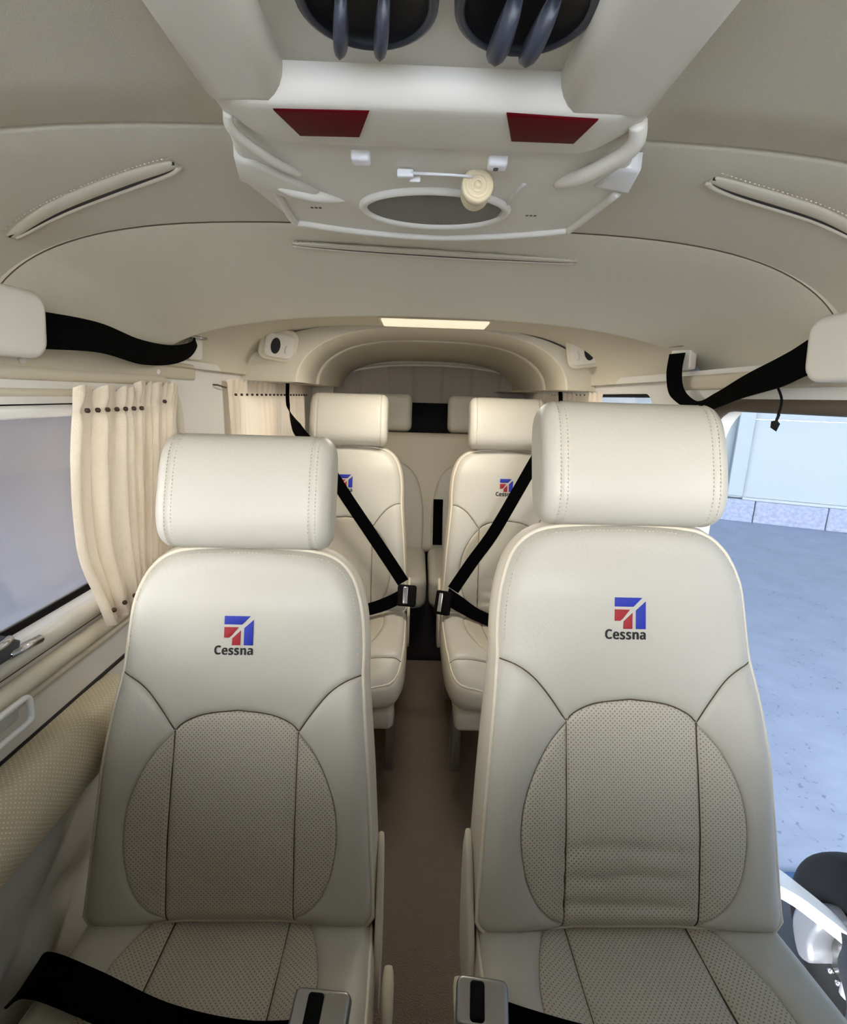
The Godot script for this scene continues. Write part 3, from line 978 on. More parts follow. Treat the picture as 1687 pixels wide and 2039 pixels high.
	for i in 121:
		var t := i / 120.0 * 2.0 - 1.0
		var x := 0.06 + t * 0.50
		var top := 0.045 + 0.105 * sqrt(maxf(0.0, 1.0 - pow(absf(t), 2.2)))
		if i % 4 == 0: rimpts.append(V(x, top + 0.004, -2.655))
		var row := PackedVector3Array()
		for j in 13:
			var y := lerpf(top, -0.035, j / 12.0)
			var fx := fposmod((x + 0.02) / 0.148, 1.0)
			var g := exp(-minf(fx, 1.0 - fx) / 0.045)
			row.append(V(x, y, -2.66 - 0.018 * g - 0.03 * (j / 12.0)))
		rows.append(row)
	rows.reverse()
	mb.grid(rows)
	put("pleated_panel", mb, M.rear_fabric, b)
	mb = MB.new()
	mb.tube(rimpts, 0.007, 8)
	put("panel_rim", mb, M.gloss, b)
	# between the frame and the arch
	mb = MB.new()
	rows = []
	var up := PackedVector3Array(); var dn := PackedVector3Array()
	for i in 41:
		var t := i / 40.0 * 2.0 - 1.0
		dn.append(V(0.06 + t * 0.50, 0.045 + 0.105 * sqrt(maxf(0.0, 1.0 - pow(absf(t), 2.2))), -2.665))
		up.append(V(0.06 + t * 0.54, 0.22, -2.665))
	mb.grid([dn, up])
	for s in [-1.0, 1.0]:
		mb.quad(V(0.06 + s * 0.50, 0.22, -2.664), V(0.06 + s * 0.50, -0.25, -2.664), V(s * 0.62, -0.25, -2.664), V(s * 0.62, 0.22, -2.664))
	put("arch_panel", mb, M.headliner, b)
	var od := thing("cabin_door", "white open cabin door swung forward outside the doorway, out of the picture", "door", V(0.605, -1.05, -0.055))
	od.rotation.y = deg_to_rad(28.0)
	mb = MB.new()
	mb.box(Vector3(0.0, 0.0, 0.0), Vector3(0.93, 0.66, 0.045), 0.01)
	mb.box(Vector3(0.0, 0.64, 0.0), Vector3(0.08, 1.05, 0.045), 0.01)
	mb.box(Vector3(0.85, 0.64, 0.0), Vector3(0.93, 1.05, 0.045), 0.01)
	mb.box(Vector3(0.0, 1.0, 0.0), Vector3(0.93, 1.05, 0.045), 0.01)
	put("door_leaf", mb, M.paint, od)
	mb = MB.new()
	mb.box(Vector3(0.07, 0.65, 0.02), Vector3(0.86, 1.01, 0.025), 0.001)
	put("door_window", mb, M.acrylic, od)
	var nose := thing("instrument_panel", "black instrument panel with a beige glareshield below the windshield, out of the picture", "dashboard", V(0, -1.1, 0.4))
	mb = MB.new(nose.position)
	mb.box(V(-0.54, -1.09, 0.18), V(0.54, -0.10, 0.50), 0.03)
	put("panel_body", mb, M.black, nose)
	mb = MB.new(nose.position)
	mb.box(V(-0.54, -0.12, 0.065), V(0.54, -0.06, 0.55), 0.015)
	put("glareshield", mb, mat(Color(0.74, 0.70, 0.61), 0.8), nose)

func window_unit(called: String, hole: PackedVector2Array, x: float, label: String, rail: bool):
	var w := setting(called, label, "window")
	var mb := MB.new()
	var pts := PackedVector3Array()
	for q in hole: pts.append(V(x, q.y, q.x))
	mb.tube(pts, 0.009, 8, true, false, 1.0, Vector3.RIGHT)
	put("window_gasket", mb, M.black, w)
	mb = MB.new()
	mb.xf = Transform3D(Basis(Vector3(0, 0, 1), Vector3.UP, Vector3(-1, 0, 0)), Vector3(x, EYE, 0))
	mb.prism(hole, -0.002, 0.002)
	put("pane", mb, M.acrylic if rail else M.glass, w)
	if rail:
		mb = MB.new()
		mb.box(V(-0.556, -0.048, -1.12), V(-0.543, -0.030, -0.05), 0.004)
		put("curtain_rail", mb, M.white, w)
# ---------------------------------------------------------------- overhead console, lamps, speakers
func console():
	var base := V(0.0, 0.2, -0.4)
	var t := thing("overhead_console", "beige moulded overhead console with air vents, red lamps and oval grille", "overhead console", base)
	# plan views are drawn as (x, -z) so that z of the plate is downwards
	var down := Transform3D(Basis(Vector3.RIGHT, Vector3(0, 0, -1), Vector3.DOWN), Vector3(0, EYE, 0))
	var mk := func() -> MB:
		var m := MB.new()
		m.xf = Transform3D(Basis.IDENTITY, -base) * down
		return m
	var mb: MB = mk.call()
	var hex := PackedVector2Array([Vector2(-0.146, 0.415), Vector2(0.150, 0.40), Vector2(0.166, 0.455), Vector2(0.186, 0.515), Vector2(0.183, 0.545), Vector2(0.171, 0.615), Vector2(0.160, 0.632), Vector2(0.09, 0.660), Vector2(0.04, 0.672), Vector2(-0.02, 0.672), Vector2(-0.075, 0.662), Vector2(-0.140, 0.636), Vector2(-0.153, 0.618), Vector2(-0.170, 0.53), Vector2(-0.163, 0.50)])
	mb.prism(hex, -0.23, -0.188, 0.007, false, 4)
	put("console_body", mb, M.console, t)
	# raised rim that runs round the aft edge of the body
	mb = MB.new(base)
	mb.tube(curve3([V(-0.140, 0.1875, -0.500), V(-0.146, 0.1875, -0.62), V(-0.133, 0.187, -0.631), V(-0.075, 0.187, -0.652), V(0.01, 0.187, -0.664), V(0.09, 0.187, -0.650), V(0.155, 0.187, -0.625), V(0.165, 0.187, -0.61), V(0.177, 0.1875, -0.515)], 6), 0.0042, 8)
	put("console_rim", mb, M.console, t)
	# side beams
	for s in [[-0.146, -0.090], [0.083, 0.150]]:
		mb = mk.call()
		mb.prism(PackedVector2Array([Vector2(s[0], 0.09), Vector2(s[1], 0.09), Vector2(s[1], 0.30), Vector2(s[1], 0.385), Vector2(s[0], 0.385), Vector2(s[0], 0.30)]), -0.23, -0.1803, 0.016, false, 5)
		put("side_beam", mb, M.console, t)
	# the vent plate and the cross bar behind it
	mb = mk.call()
	mb.prism(MB.rect(0.2, 0.30, 0.02), -0.23, -0.199, 0.002)
	mb.xf = mb.xf
	var plate := put("vent_plate", mb, M.console, t)
	plate.position = Vector3(0, 0, -0.22)
	mb = MB.new(base)
	var prof := curve2([Vector2(-0.364, 0.203), Vector2(-0.3655, 0.196), Vector2(-0.3675, 0.188), Vector2(-0.372, 0.1815), Vector2(-0.380, 0.1795), Vector2(-0.41, 0.1805), Vector2(-0.432, 0.183), Vector2(-0.438, 0.187), Vector2(-0.440, 0.196)], 3)
	var rows := []
	for x in [-0.139, -0.135, -0.126, -0.115, -0.105, -0.06, 0.0, 0.05, 0.115, 0.125, 0.134, 0.142, 0.146]:
		var row := PackedVector3Array()
		var cut := smoothstep(0.112, 0.145, absf(x - 0.003))
		for q in prof: row.append(V(x, q.y + 0.006 * cut * cut, lerpf(q.x, -0.395, cut * 0.62) if q.x < -0.395 else q.x))
		rows.append(row)
	mb.grid(rows)
	put("cross_bar", mb, M.console, t)
	# curved grab rails at both sides of the lamp bar
	for r2 in [[[V(-0.137, 0.186, -0.400), V(-0.140, 0.183, -0.412), V(-0.136, 0.182, -0.432), V(-0.121, 0.184, -0.475), V(-0.112, 0.189, -0.500)], 0.0036], [[V(0.144, 0.186, -0.392), V(0.149, 0.181, -0.405), V(0.146, 0.179, -0.425), V(0.130, 0.182, -0.470), V(0.120, 0.191, -0.505)], 0.0062]]:
		mb = MB.new(base)
		mb.tube(curve3(r2[0], 6), r2[1], 10)
		put("grab_rail", mb, M.console, t)
	# red lamps: dark red lenses set in the bar
	for k in 2:
		mb = mk.call()
		var q: Array = [[Vector2(-0.1005, 0.379), Vector2(-0.0375, 0.377), Vector2(-0.0475, 0.4105), Vector2(-0.0905, 0.412)], [Vector2(0.0515, 0.374), Vector2(0.112, 0.376), Vector2(0.1055, 0.408), Vector2(0.0605, 0.408)]][k]
		mb.prism(PackedVector2Array(q), -0.19, -0.1782, 0.0012, false, 2)
		var l := put("lamp_lens", mb, M.red, t)
		l.set_meta("label", "dark red trapezoid lamp lens")
	# switches
	for x in [-0.052, 0.058]:
		mb = mk.call()
		var r := MB.rect(0.0155, 0.0125, 0.002, 2)
		for i in r.size(): r[i] += Vector2(x, 0.458)
		mb.prism(r, -0.19, -0.181, 0.002, false, 2)
		var sw := put("switch", mb, M.white, t)
		if x > 0:
			mb = mk.call()
			var g := MB.rect(0.004, 0.005, 0.001, 1)
			for i in g.size(): g[i] += Vector2(x - 0.001, 0.459)
			mb.prism(g, -0.182, -0.1804)
			put("switch_mark", mb, M.blade, sw)
	# oval grille in a moulded ring
	mb = mk.call()
	var ov := MB.oval(0.071, 0.047, 48)
	for i in ov.size(): ov[i] += Vector2(0.011, 0.573)
	mb.prism(ov, -0.19, -0.1866, 0.001)
	put("speaker_grille", mb, M.mesh, t)
	mb = MB.new(base)
	var ringp := PackedVector3Array()
	for q in MB.oval(0.0735, 0.0495, 56): ringp.append(V(0.011 + q.x, 0.1872, -0.573 - q.y))
	mb.tube(ringp, 0.0045, 8, true)
	put("grille_ring", mb, M.console, t)
	# shallow finger scoop and panel ridge
	mb = MB.new(base)
	mb.tube(curve3([V(-0.142, 0.1885, -0.522), V(-0.125, 0.186, -0.531), V(-0.10, 0.1855, -0.545), V(-0.080, 0.1885, -0.562)], 8), [0.001, 0.002, 0.003, 0.004, 0.005, 0.0055, 0.006, 0.0063, 0.0065, 0.0065, 0.0065, 0.0065, 0.0065, 0.0065, 0.0063, 0.006, 0.0055, 0.005, 0.0045, 0.004, 0.0035, 0.003, 0.002, 0.0015, 0.001], 8)
	put("finger_scoop", mb, M.console, t)
	mb = MB.new(base)
	mb.tube(PackedVector3Array([V(0.089, 0.188, -0.503), V(0.084, 0.188, -0.53), V(0.077, 0.188, -0.60)]), 0.0022, 6)
	put("panel_ridge", mb, M.gloss, t)
	# clips at both edges
	mb = mk.call()
	mb.prism(PackedVector2Array([Vector2(0.150, 0.500), Vector2(0.160, 0.466), Vector2(0.178, 0.466), Vector2(0.187, 0.512)]), -0.2, -0.1855, 0.003, false, 3)
	put("edge_clip", mb, M.white, t)
	mb = mk.call()
	mb.prism(PackedVector2Array([Vector2(-0.158, 0.470), Vector2(-0.142, 0.478), Vector2(-0.10, 0.535), Vector2(-0.13, 0.556), Vector2(-0.168, 0.512)]), -0.2, -0.1835, 0.004, false, 3)
	put("edge_clip", mb, M.console, t)
	for s in [[-0.117, -0.105, 0.583], [0.108, 0.120, 0.583]]:
		mb = mk.call()
		for i in 3:
			var g := MB.rect(0.0028, 0.0035, 0.0005, 1)
			for j in g.size(): g[j] += Vector2(s[0] + i * 0.0042, s[2])
			mb.prism(g, -0.189, -0.1876)
		put("printed_mark", mb, mat(Color(0.42, 0.39, 0.34), 0.7), t)
	# crank: a thin rod, its pivot and the round knob
	mb = MB.new(base)
	mb.tube(PackedVector3Array([V(-0.012, 0.184, -0.480), V(0.02, 0.183, -0.478), V(0.040, 0.182, -0.478)]), 0.0012, 6)
	mb.box(V(-0.024, 0.181, -0.485), V(-0.010, 0.187, -0.479), 0.001)
	mb.box(V(-0.014, 0.181, -0.492), V(-0.004, 0.187, -0.489), 0.001)
	put("crank_arm", mb, M.white, t)
	mb = MB.new(base)
	mb.lathe(PackedVector2Array([Vector2(0.0, -0.004), Vector2(0.0112, -0.003), Vector2(0.0127, 0.002), Vector2(0.0120, 0.009), Vector2(0.0119, 0.013), Vector2(0.0136, 0.016), Vector2(0.0138, 0.022), Vector2(0.0127, 0.0235), Vector2(0.0108, 0.0238), Vector2(0.0101, 0.0222), Vector2(0.0079, 0.0222), Vector2(0.0074, 0.0236), Vector2(0.0060, 0.0236), Vector2(0.0053, 0.0218), Vector2(0.0036, 0.0218), Vector2(0.0031, 0.0242), Vector2(0.0, 0.0250)]), V(0.0445, 0.176, -0.503), Vector3(0.03, 0.05, 1.0), 28)
	put("crank_knob", mb, M.cream, t)
	# two air vents: rim, dark throat and two hanging blades each
	var vi := 0
	for vx in [-0.032, 0.049]:
		var vent := MeshInstance3D.new()
		mb = MB.new(base)
		var o := V(vx, 0.194, -0.306)
		mb.lathe(PackedVector2Array([Vector2(0.030, 0.010), Vector2(0.0312, -0.001), Vector2(0.0335, -0.0025), Vector2(0.0365, -0.001), Vector2(0.037, 0.006)]), o, Vector3.UP, 40)
		vent.mesh = mb.done(); vent.material_override = M.blade; vent.name = "air_vent"
		t.add_child(vent, true)
		mb = MB.new(base)
		mb.lathe(PackedVector2Array([Vector2(0.0, 0.0035), Vector2(0.028, 0.003), Vector2(0.0308, 0.0005), Vector2(0.0312, -0.0012)]), o, Vector3.UP, 40)
		put("vent_throat", mb, M.dark, vent)
		for b in 2:
			mb = MB.new(base)
			var th0: float = [0.0040, 0.0058][vi]
			var bx: float = vx + [[-0.0125, 0.0085], [-0.008, 0.0115]][vi][b]
			var lean: float = [[0.10, 0.05], [0.14, 0.30]][vi][b]
			# a lens-shaped blade: half ellipse hanging under the rim
			var face := []
			for i in 17:
				var a := PI * i / 16.0
				var row := PackedVector3Array()
				for j in 9:
					var k := float(j) / 8.0 * 2.0 - 1.0
					var th := th0 * sqrt(maxf(0.0, 1.0 - k * k))
					var e := (1.0 + k) * 0.5
					row.append(Vector3(0, 0, 0))
					var zz := -0.010 - cos(a) * 0.026 * lerpf(1.0, 0.62, e)
					var yy := -sin(a) * 0.019 * e
					row[j] = V(bx + lean * yy + 0.13 * zz + th * (0.4 + 0.6 * sin(a)), 0.194 + yy, -0.306 + zz)
				face.append(row)
			var rear := []
			for i in 17:
				var row2 := PackedVector3Array()
				for j in 9:
					var p: Vector3 = face[i][j]
					var k := float(j) / 8.0 * 2.0 - 1.0
					var a := PI * i / 16.0
					row2.append(p - Vector3(2.0 * th0 * sqrt(maxf(0.0, 1.0 - k * k)) * (0.4 + 0.6 * sin(a)), 0, 0))
				rear.append(row2)
			mb.grid(face); rear.reverse(); mb.grid(rear)
			put("vent_blade", mb, M.blade, vent)
		vi += 1

func plate_frame(o: Vector3, n: Vector3, up: Vector3) -> Transform3D:
	n = n.normalized()
	var x := up.cross(n).normalized()
	return Transform3D(Basis(x, n.cross(x), n), o)

func fittings():
	# dome lamp strip on the rear ceiling
	var p := V(0.038, 0.204, -1.47)
	var t := thing("dome_lamp", "long pale rectangular dome lamp on the rear cabin ceiling", "lamp", p)
	var mb := MB.new(); mb.xf = plate_frame(Vector3.ZERO, Vector3.DOWN, Vector3(0, 0, 1))
	mb.prism(MB.rect(0.31, 0.13, 0.008), 0.0, 0.006, 0.002)
	put("lamp_frame", mb, M.trim, t)
	mb = MB.new(); mb.xf = plate_frame(Vector3.ZERO, Vector3.DOWN, Vector3(0, 0, 1))
	mb.prism(MB.rect(0.29, 0.11, 0.006), 0.004, 0.013, 0.004)
	put("lamp_lens", mb, mat(Color(0.95, 0.93, 0.85), 0.3), t)
	var lens := t.get_node("lamp_lens").material_override as StandardMaterial3D
	lens.emission_enabled = true; lens.emission = Color(1.0, 0.95, 0.82); lens.emission_energy_multiplier = 0.55
	var al := AreaLight3D.new()
	al.name = "dome_light"
	al.area_size = Vector2(0.28, 0.10)
	al.light_color = Color(1.0, 0.97, 0.92)
	al.light_energy = 0.28
	al.set("area_range", 8.0); al.set("area_attenuation", 2.0)
	al.shadow_enabled = true
	t.add_child(al)
	al.position = Vector3(0, -0.016, 0)
	al.rotation = Vector3(-PI / 2, 0, 0)
	# speakers in the rear corners of the ceiling
	for s in [-1.0, 1.0]:
		var q := V(-0.425, 0.135, -1.585) if s < 0 else V(0.488, 0.142, -1.545)
		t = thing("corner_speaker", "cream speaker pod with dark oval, in the ceiling corner %s" % ("nearest the left curtains" if s < 0 else "above the right front headrest"), "speaker", q, "corner speaker pods")
		var fr := plate_frame(Vector3.ZERO, Vector3(-s * 0.42, -0.36, 0.83), Vector3(s * -0.25, 1.0, 0.2))
		mb = MB.new(); mb.xf = fr
		mb.prism(MB.rect(0.112, 0.098, 0.024), -0.008, 0.004, 0.005)
		put("pod_body", mb, M.trim, t)
		mb = MB.new(); mb.xf = fr
		mb.prism(MB.rect(0.088, 0.074, 0.02), 0.002, 0.012, 0.005)
		put("pod_plate", mb, M.gloss, t)
		mb = MB.new(); mb.xf = fr * Transform3D(Basis.IDENTITY, Vector3(s * 0.012, 0, 0))
		mb.prism(MB.oval(0.014, 0.024, 24), 0.010, 0.0135, 0.001)
		put("speaker_mesh", mb, M.dark, t)
		mb = MB.new(); mb.xf = fr * Transform3D(Basis.IDENTITY, Vector3(-s * 0.022, -0.006, 0))
		mb.prism(MB.oval(0.006, 0.014, 16), 0.010, 0.015, 0.003)
		put("dial", mb, M.gloss, t)
	# padded belt covers at the top of both door posts
	for s in [-1.0, 1.0]:
		var q := V(-0.50, 0.072, -0.60) if s < 0 else V(0.515, 0.072, -0.585)
		t = thing("belt_cover", "pale rounded belt housing at the %s edge, a black strap running out" % ("left" if s < 0 else "right"), "belt cover", q, "belt housings at the door posts")
		mb = MB.new()
		var fr := plate_frame(Vector3.ZERO, Vector3(-s, -0.10, 0.10), Vector3.UP)
		mb.xf = fr
		mb.prism(MB.rect(0.16, 0.080, 0.022, 6), -0.03, 0.022, 0.010, false, 5)
		put("cover", mb, M.gloss, t)
		mb = MB.new(); mb.xf = fr
		mb.prism(MB.rect(0.164, 0.084, 0.024, 6), -0.035, -0.004, 0.003, false, 2)
		put("cover_base", mb, M.trim, t)
	# strap guides on the ceiling
	guide(V(-0.535, 0.098, -1.245), 1.0, "white strap guide at the aft end of the left ceiling strap")
	guide(V(0.540, 0.098, -1.075), -1.0, "dark strap guide at the top of the right ceiling strap")
	guide(V(-0.50, 0.062, -1.98), 1.0, "small white strap guide above the left rear curtain")
	guide(V(0.525, 0.066, -1.95), -1.0, "small strap guide above the right rear curtain")

func guide(q: Vector3, s: float, label: String):
	var t := thing("strap_guide", label, "strap guide", q, "strap guides on the cabin sides")
	var mb := MB.new(); mb.xf = plate_frame(Vector3.ZERO, Vector3(s, -0.1, 0.35), Vector3.UP)
	mb.prism(MB.rect(0.05, 0.062, 0.008), -0.01, 0.006, 0.003)
	put("guide_plate", mb, M.gloss, t)
	mb = MB.new()
	var n := Vector3(s, -0.1, 0.35).normalized()
	var x := Vector3.UP.cross(n).normalized()
	mb.tube(PackedVector3Array([-x * 0.02 + Vector3(0, 0.02, 0) + n * 0.006, -x * 0.02 + Vector3(0, 0.02, 0) + n * 0.022, x * 0.02 + Vector3(0, 0.02, 0) + n * 0.022, x * 0.02 + Vector3(0, 0.02, 0) + n * 0.006]), 0.0035, 8)
	put("guide_loop", mb, M.chrome, t)

# ---------------------------------------------------------------- belts
func webbing(called: String, label: String, cat_: String, pts: Array, wid: Array, group := "", sub := 8) -> Node3D:
	var c := curve3(pts, sub)
	var w := []
	for i in c.size():
		var k := float(i) / sub
		var a := mini(int(k), wid.size() - 1)
		var b := mini(a + 1, wid.size() - 1)
		w.append((wid[a] as Vector3).lerp(wid[b], k - a))
	var base: Vector3 = pts[0]
	var t := thing(called, label, cat_, base, group)
	var mb := MB.new(base)
	mb.strap(c, w, 0.0028)
	put("webbing", mb, M.web, t)
	return t

func buckle(t: Node3D, o: Vector3, n: Vector3, up: Vector3, size: Vector2, shiny: bool):
	var mb := MB.new(); mb.xf = Transform3D(Basis.IDENTITY, -t.position) * plate_frame(o, n, up)
	mb.prism(MB.rect(size.x, size.y, 0.008), -0.009, 0.009, 0.004, true)
	put("buckle", mb, M.steel if shiny else M.black, t)
	mb = MB.new(); mb.xf = Transform3D(Basis.IDENTITY, -t.position) * plate_frame(o, n, up)
	var r := MB.rect(size.x * 0.28, size.y * 0.8, 0.004)
	for i in r.size(): r[i] += Vector2(-size.x * 0.1, 0)
	mb.prism(r, 0.006, 0.0125, 0.003)
	put("buckle_latch", mb, M.black if shiny else M.chrome, t)

func belts():
	var t := webbing("ceiling_strap", "black shoulder strap sagging along the ceiling above the left window", "seat belt",
		[V(-0.512, 0.066, -0.615), V(-0.482, 0.066, -0.665), V(-0.487, 0.071, -0.805), V(-0.498, 0.061, -0.94), V(-0.509, 0.066, -1.075), V(-0.517, 0.083, -1.18), V(-0.522, 0.104, -1.228), V(-0.535, 0.118, -1.245)],
		[Vector3(0, 0.046, 0), Vector3(0, 0.046, 0), Vector3(0, 0.044, 0), Vector3(0, 0.043, 0), Vector3(0.004, 0.038, 0), Vector3(0.012, 0.032, 0.012), Vector3(0.01, 0.018, 0.03), Vector3(0.0, 0.01, 0.034)], "shoulder straps hung along the ceiling")
	t = webbing("ceiling_strap", "black shoulder strap slanting above the open right doorway", "seat belt",
		[V(0.528, 0.068, -0.60), V(0.494, 0.068, -0.640), V(0.496, 0.049, -0.706), V(0.505, 0.029, -0.803), V(0.515, 0.006, -0.896), V(0.521, -0.002, -0.968), V(0.522, 0.022, -1.040), V(0.520, 0.062, -1.060), V(0.522, 0.100, -1.062)],
		[Vector3(0, 0.048, 0), Vector3(0, 0.048, 0), Vector3(0, 0.044, 0), Vector3(0, 0.036, 0.004), Vector3(0, 0.028, 0.006), Vector3(0.006, 0.016, 0.012), Vector3(0.012, 0.012, 0.030), Vector3(0.010, 0.004, 0.040), Vector3(0.01, 0.0, 0.042)], "shoulder straps hung along the ceiling")
	# pull cord with its tag
	t = thing("pull_cord", "thin black cord with an arrow-shaped tag hanging in the open doorway", "cord", V(0.535, 0.035, -0.748))
	var mb := MB.new(t.position)
	mb.tube(curve3([V(0.520, 0.030, -0.748), V(0.532, 0.010, -0.750), V(0.532, -0.012, -0.752)], 4), 0.0018, 6)
	put("cord", mb, M.black, t)
	mb = MB.new(); mb.xf = Transform3D(Basis.IDENTITY, -t.position) * plate_frame(V(0.532, -0.019, -0.753), Vector3(-0.5, 0, 0.8), Vector3(0.15, 1, 0.1))
	mb.prism(PackedVector2Array([Vector2(-0.002, 0.009), Vector2(-0.002, -0.001), Vector2(-0.006, -0.003), Vector2(-0.004, -0.012), Vector2(0.005, -0.016), Vector2(0.006, -0.004), Vector2(0.002, -0.001), Vector2(0.002, 0.009)]), -0.002, 0.002, 0.0008, true, 2)
	put("cord_tag", mb, M.black, t)
	# second-row belts: from the ceiling guide over the shoulder to the buckle, then across the lap
	var wv := Vector3(0.034, 0.022, 0.0)
	t = webbing("shoulder_belt", "black shoulder belt crossing the left second-row seat down to its buckle", "seat belt",
		[V(-0.498, 0.06, -1.97), V(-0.490, -0.05, -1.93), V(-0.42, -0.12, -1.76), V(-0.34, -0.185, -1.668), V(-0.296, -0.242, -1.660), V(-0.234, -0.330, -1.636), V(-0.146, -0.449, -1.604), V(-0.076, -0.544, -1.578), V(-0.035, -0.600, -1.560)],
		[Vector3(0, 0.0, 0.045), Vector3(0.0, 0.0, 0.045), Vector3(0.030, 0.03, 0.02), wv, wv, wv, wv, wv, wv], "second-row shoulder belts")
	buckle(t, V(-0.022, -0.640, -1.545), Vector3(0.15, 0.45, 0.9), Vector3(0.05, 1, -0.4), Vector2(0.062, 0.07), false)
	t = webbing("lap_belt", "black lap belt running from the left second-row buckle behind the front seat", "seat belt",
		[V(-0.03, -0.640, -1.556), V(-0.085, -0.668, -1.545), V(-0.165, -0.690, -1.53), V(-0.30, -0.70, -1.50), V(-0.46, -0.70, -1.54)],
		[Vector3(-0.008, 0.04, -0.016), Vector3(-0.006, 0.038, -0.02), Vector3(0, 0.03, -0.03), Vector3(0, 0.026, -0.036), Vector3(0, 0.03, -0.03)], "second-row lap belts")
	wv = Vector3(-0.034, 0.022, 0.0)
	t = webbing("shoulder_belt", "black shoulder belt crossing the right second-row seat down to its buckle", "seat belt",
		[V(0.525, 0.06, -1.94), V(0.520, -0.02, -1.88), V(0.47, -0.10, -1.76), V(0.43, -0.145, -1.690), V(0.396, -0.197, -1.672), V(0.339, -0.298, -1.645), V(0.258, -0.438, -1.607), V(0.192, -0.529, -1.582), V(0.130, -0.620, -1.555)],
		[Vector3(0, 0.0, 0.045), Vector3(0.0, 0.0, 0.045), Vector3(-0.030, 0.03, 0.02), wv, wv, wv, wv, wv, wv], "second-row shoulder belts")
	buckle(t, V(0.098, -0.660, -1.54), Vector3(-0.55, 0.35, 0.75), Vector3(0.15, 1, -0.4), Vector2(0.055, 0.078), false)
	t = webbing("lap_belt", "black lap belt running from the right second-row buckle behind the front seat", "seat belt",
		[V(0.11, -0.640, -1.550), V(0.16, -0.668, -1.540), V(0.215, -0.695, -1.525), V(0.285, -0.712, -1.510), V(0.42, -0.715, -1.50)],
		[Vector3(0.014, 0.052, -0.016), Vector3(0.012, 0.045, -0.02), Vector3(0.006, 0.032, -0.028), Vector3(0, 0.028, -0.034), Vector3(0, 0.026, -0.034)], "second-row lap belts")
	# front lap belts lying on the cushions
	t = webbing("lap_belt", "wide black lap belt laid across the front left seat cushion", "seat belt",
		[V(-0.515, -0.80, -0.52), V(-0.475, -0.748, -0.505), V(-0.395, -0.742, -0.482), V(-0.29, -0.755, -0.455), V(-0.19, -0.752, -0.436), V(-0.11, -0.738, -0.430)],
		[Vector3(0, 0.02, 0.052), Vector3(0.012, 0.0, 0.054), Vector3(0.014, 0.0, 0.052), Vector3(0.012, 0, 0.05), Vector3(0.006, 0, 0.05), Vector3(0, 0.002, 0.05)], "front lap belts")
	buckle(t, V(-0.098, -0.728, -0.452), Vector3(-0.1, 0.9, 0.3), Vector3(0.1, 0.3, -1), Vector2(0.07, 0.045), true)
	t = webbing("lap_belt", "black lap belt just showing at the foot of the front right seat cushion", "seat belt",
		[V(0.105, -0.690, -0.425), V(0.15, -0.697, -0.416), V(0.22, -0.706, -0.406), V(0.32, -0.712, -0.395), V(0.46, -0.700, -0.40), V(0.535, -0.74, -0.42)],
		[Vector3(0, 0.002, 0.05), Vector3(0, 0, 0.05), Vector3(0, 0, 0.05), Vector3(0, 0, 0.05), Vector3(0, 0, 0.05), Vector3(0, 0.03, 0.04)], "front lap belts")
	buckle(t, V(0.092, -0.682, -0.436), Vector3(0.0, 0.9, 0.3), Vector3(0.1, 0.3, -1), Vector2(0.06, 0.045), true)
# ---------------------------------------------------------------- curtains
func curtain(called: String, label: String, group: String, x: float, s: float, top: Array, shape: Callable, pleats: int, amp: float, hooks: int, tight: float, hem := 0):
	# top = [z at the front edge, z at the aft edge, height]; shape(k) gives [front z, aft z] at depth k (0 top .. 1 bottom)
	var base := V(x, top[2], (top[0] + top[1]) / 2)
	var t := thing(called, label, "curtain", base, group)
	var mb := MB.new(base)
	var cols := pleats * 10
	var rows := []
	var n := 36
	var low: float = top[3]
	for i in cols + 1:
		var k := float(i) / cols
		var row := PackedVector3Array()
		for j in n + 1:
			var d := float(j) / n
			var e: Array = shape.call(d)
			var ph := k * pleats * TAU + 0.5 * sin(d * 3.0 + k * 9.0)
			var wob := wrinkle.get_noise_2d(k * 30.0, d * 26.0) * 0.004
			var cinch := 1.0 - 0.55 * exp(-pow((d - tight) / 0.03, 2.0))
			var fold := amp * (0.55 + 0.45 * sin(k * 17.0 + 1.0)) * cinch
			var y := lerpf(top[2], low, d) + 0.006 * sin(ph) * (1.0 if j == 0 else 0.0)
			row.append(V(x + s * (fold * sin(ph) + wob), y, lerpf(e[0], e[1], k) + 0.35 * fold * cos(ph) + wob))
		rows.append(row)
	mb.grid(rows)
	put("cloth", mb, M.curtain, t)
	for h in hooks + hem:
		mb = MB.new(base)
		var k := (h + 0.5) / hooks if h < hooks else (h - hooks + 0.35) / (hem + 1)
		var tt := tight if h < hooks else 0.93
		var e: Array = shape.call(tt)
		var z := lerpf(e[0], e[1], k)
		var y := lerpf(top[2], low, tt)
		mb.lathe(PackedVector2Array([Vector2(0, -0.004), Vector2(0.0032, -0.0028), Vector2(0.0042, 0), Vector2(0.0032, 0.0028), Vector2(0, 0.004)]), V(x + s * (amp * 0.9 + 0.002), y, z), Vector3(0.2, 1, 0.3), 10)
		put("curtain_hook", mb, mat(Color(0.22, 0.15, 0.10), 0.5), t)

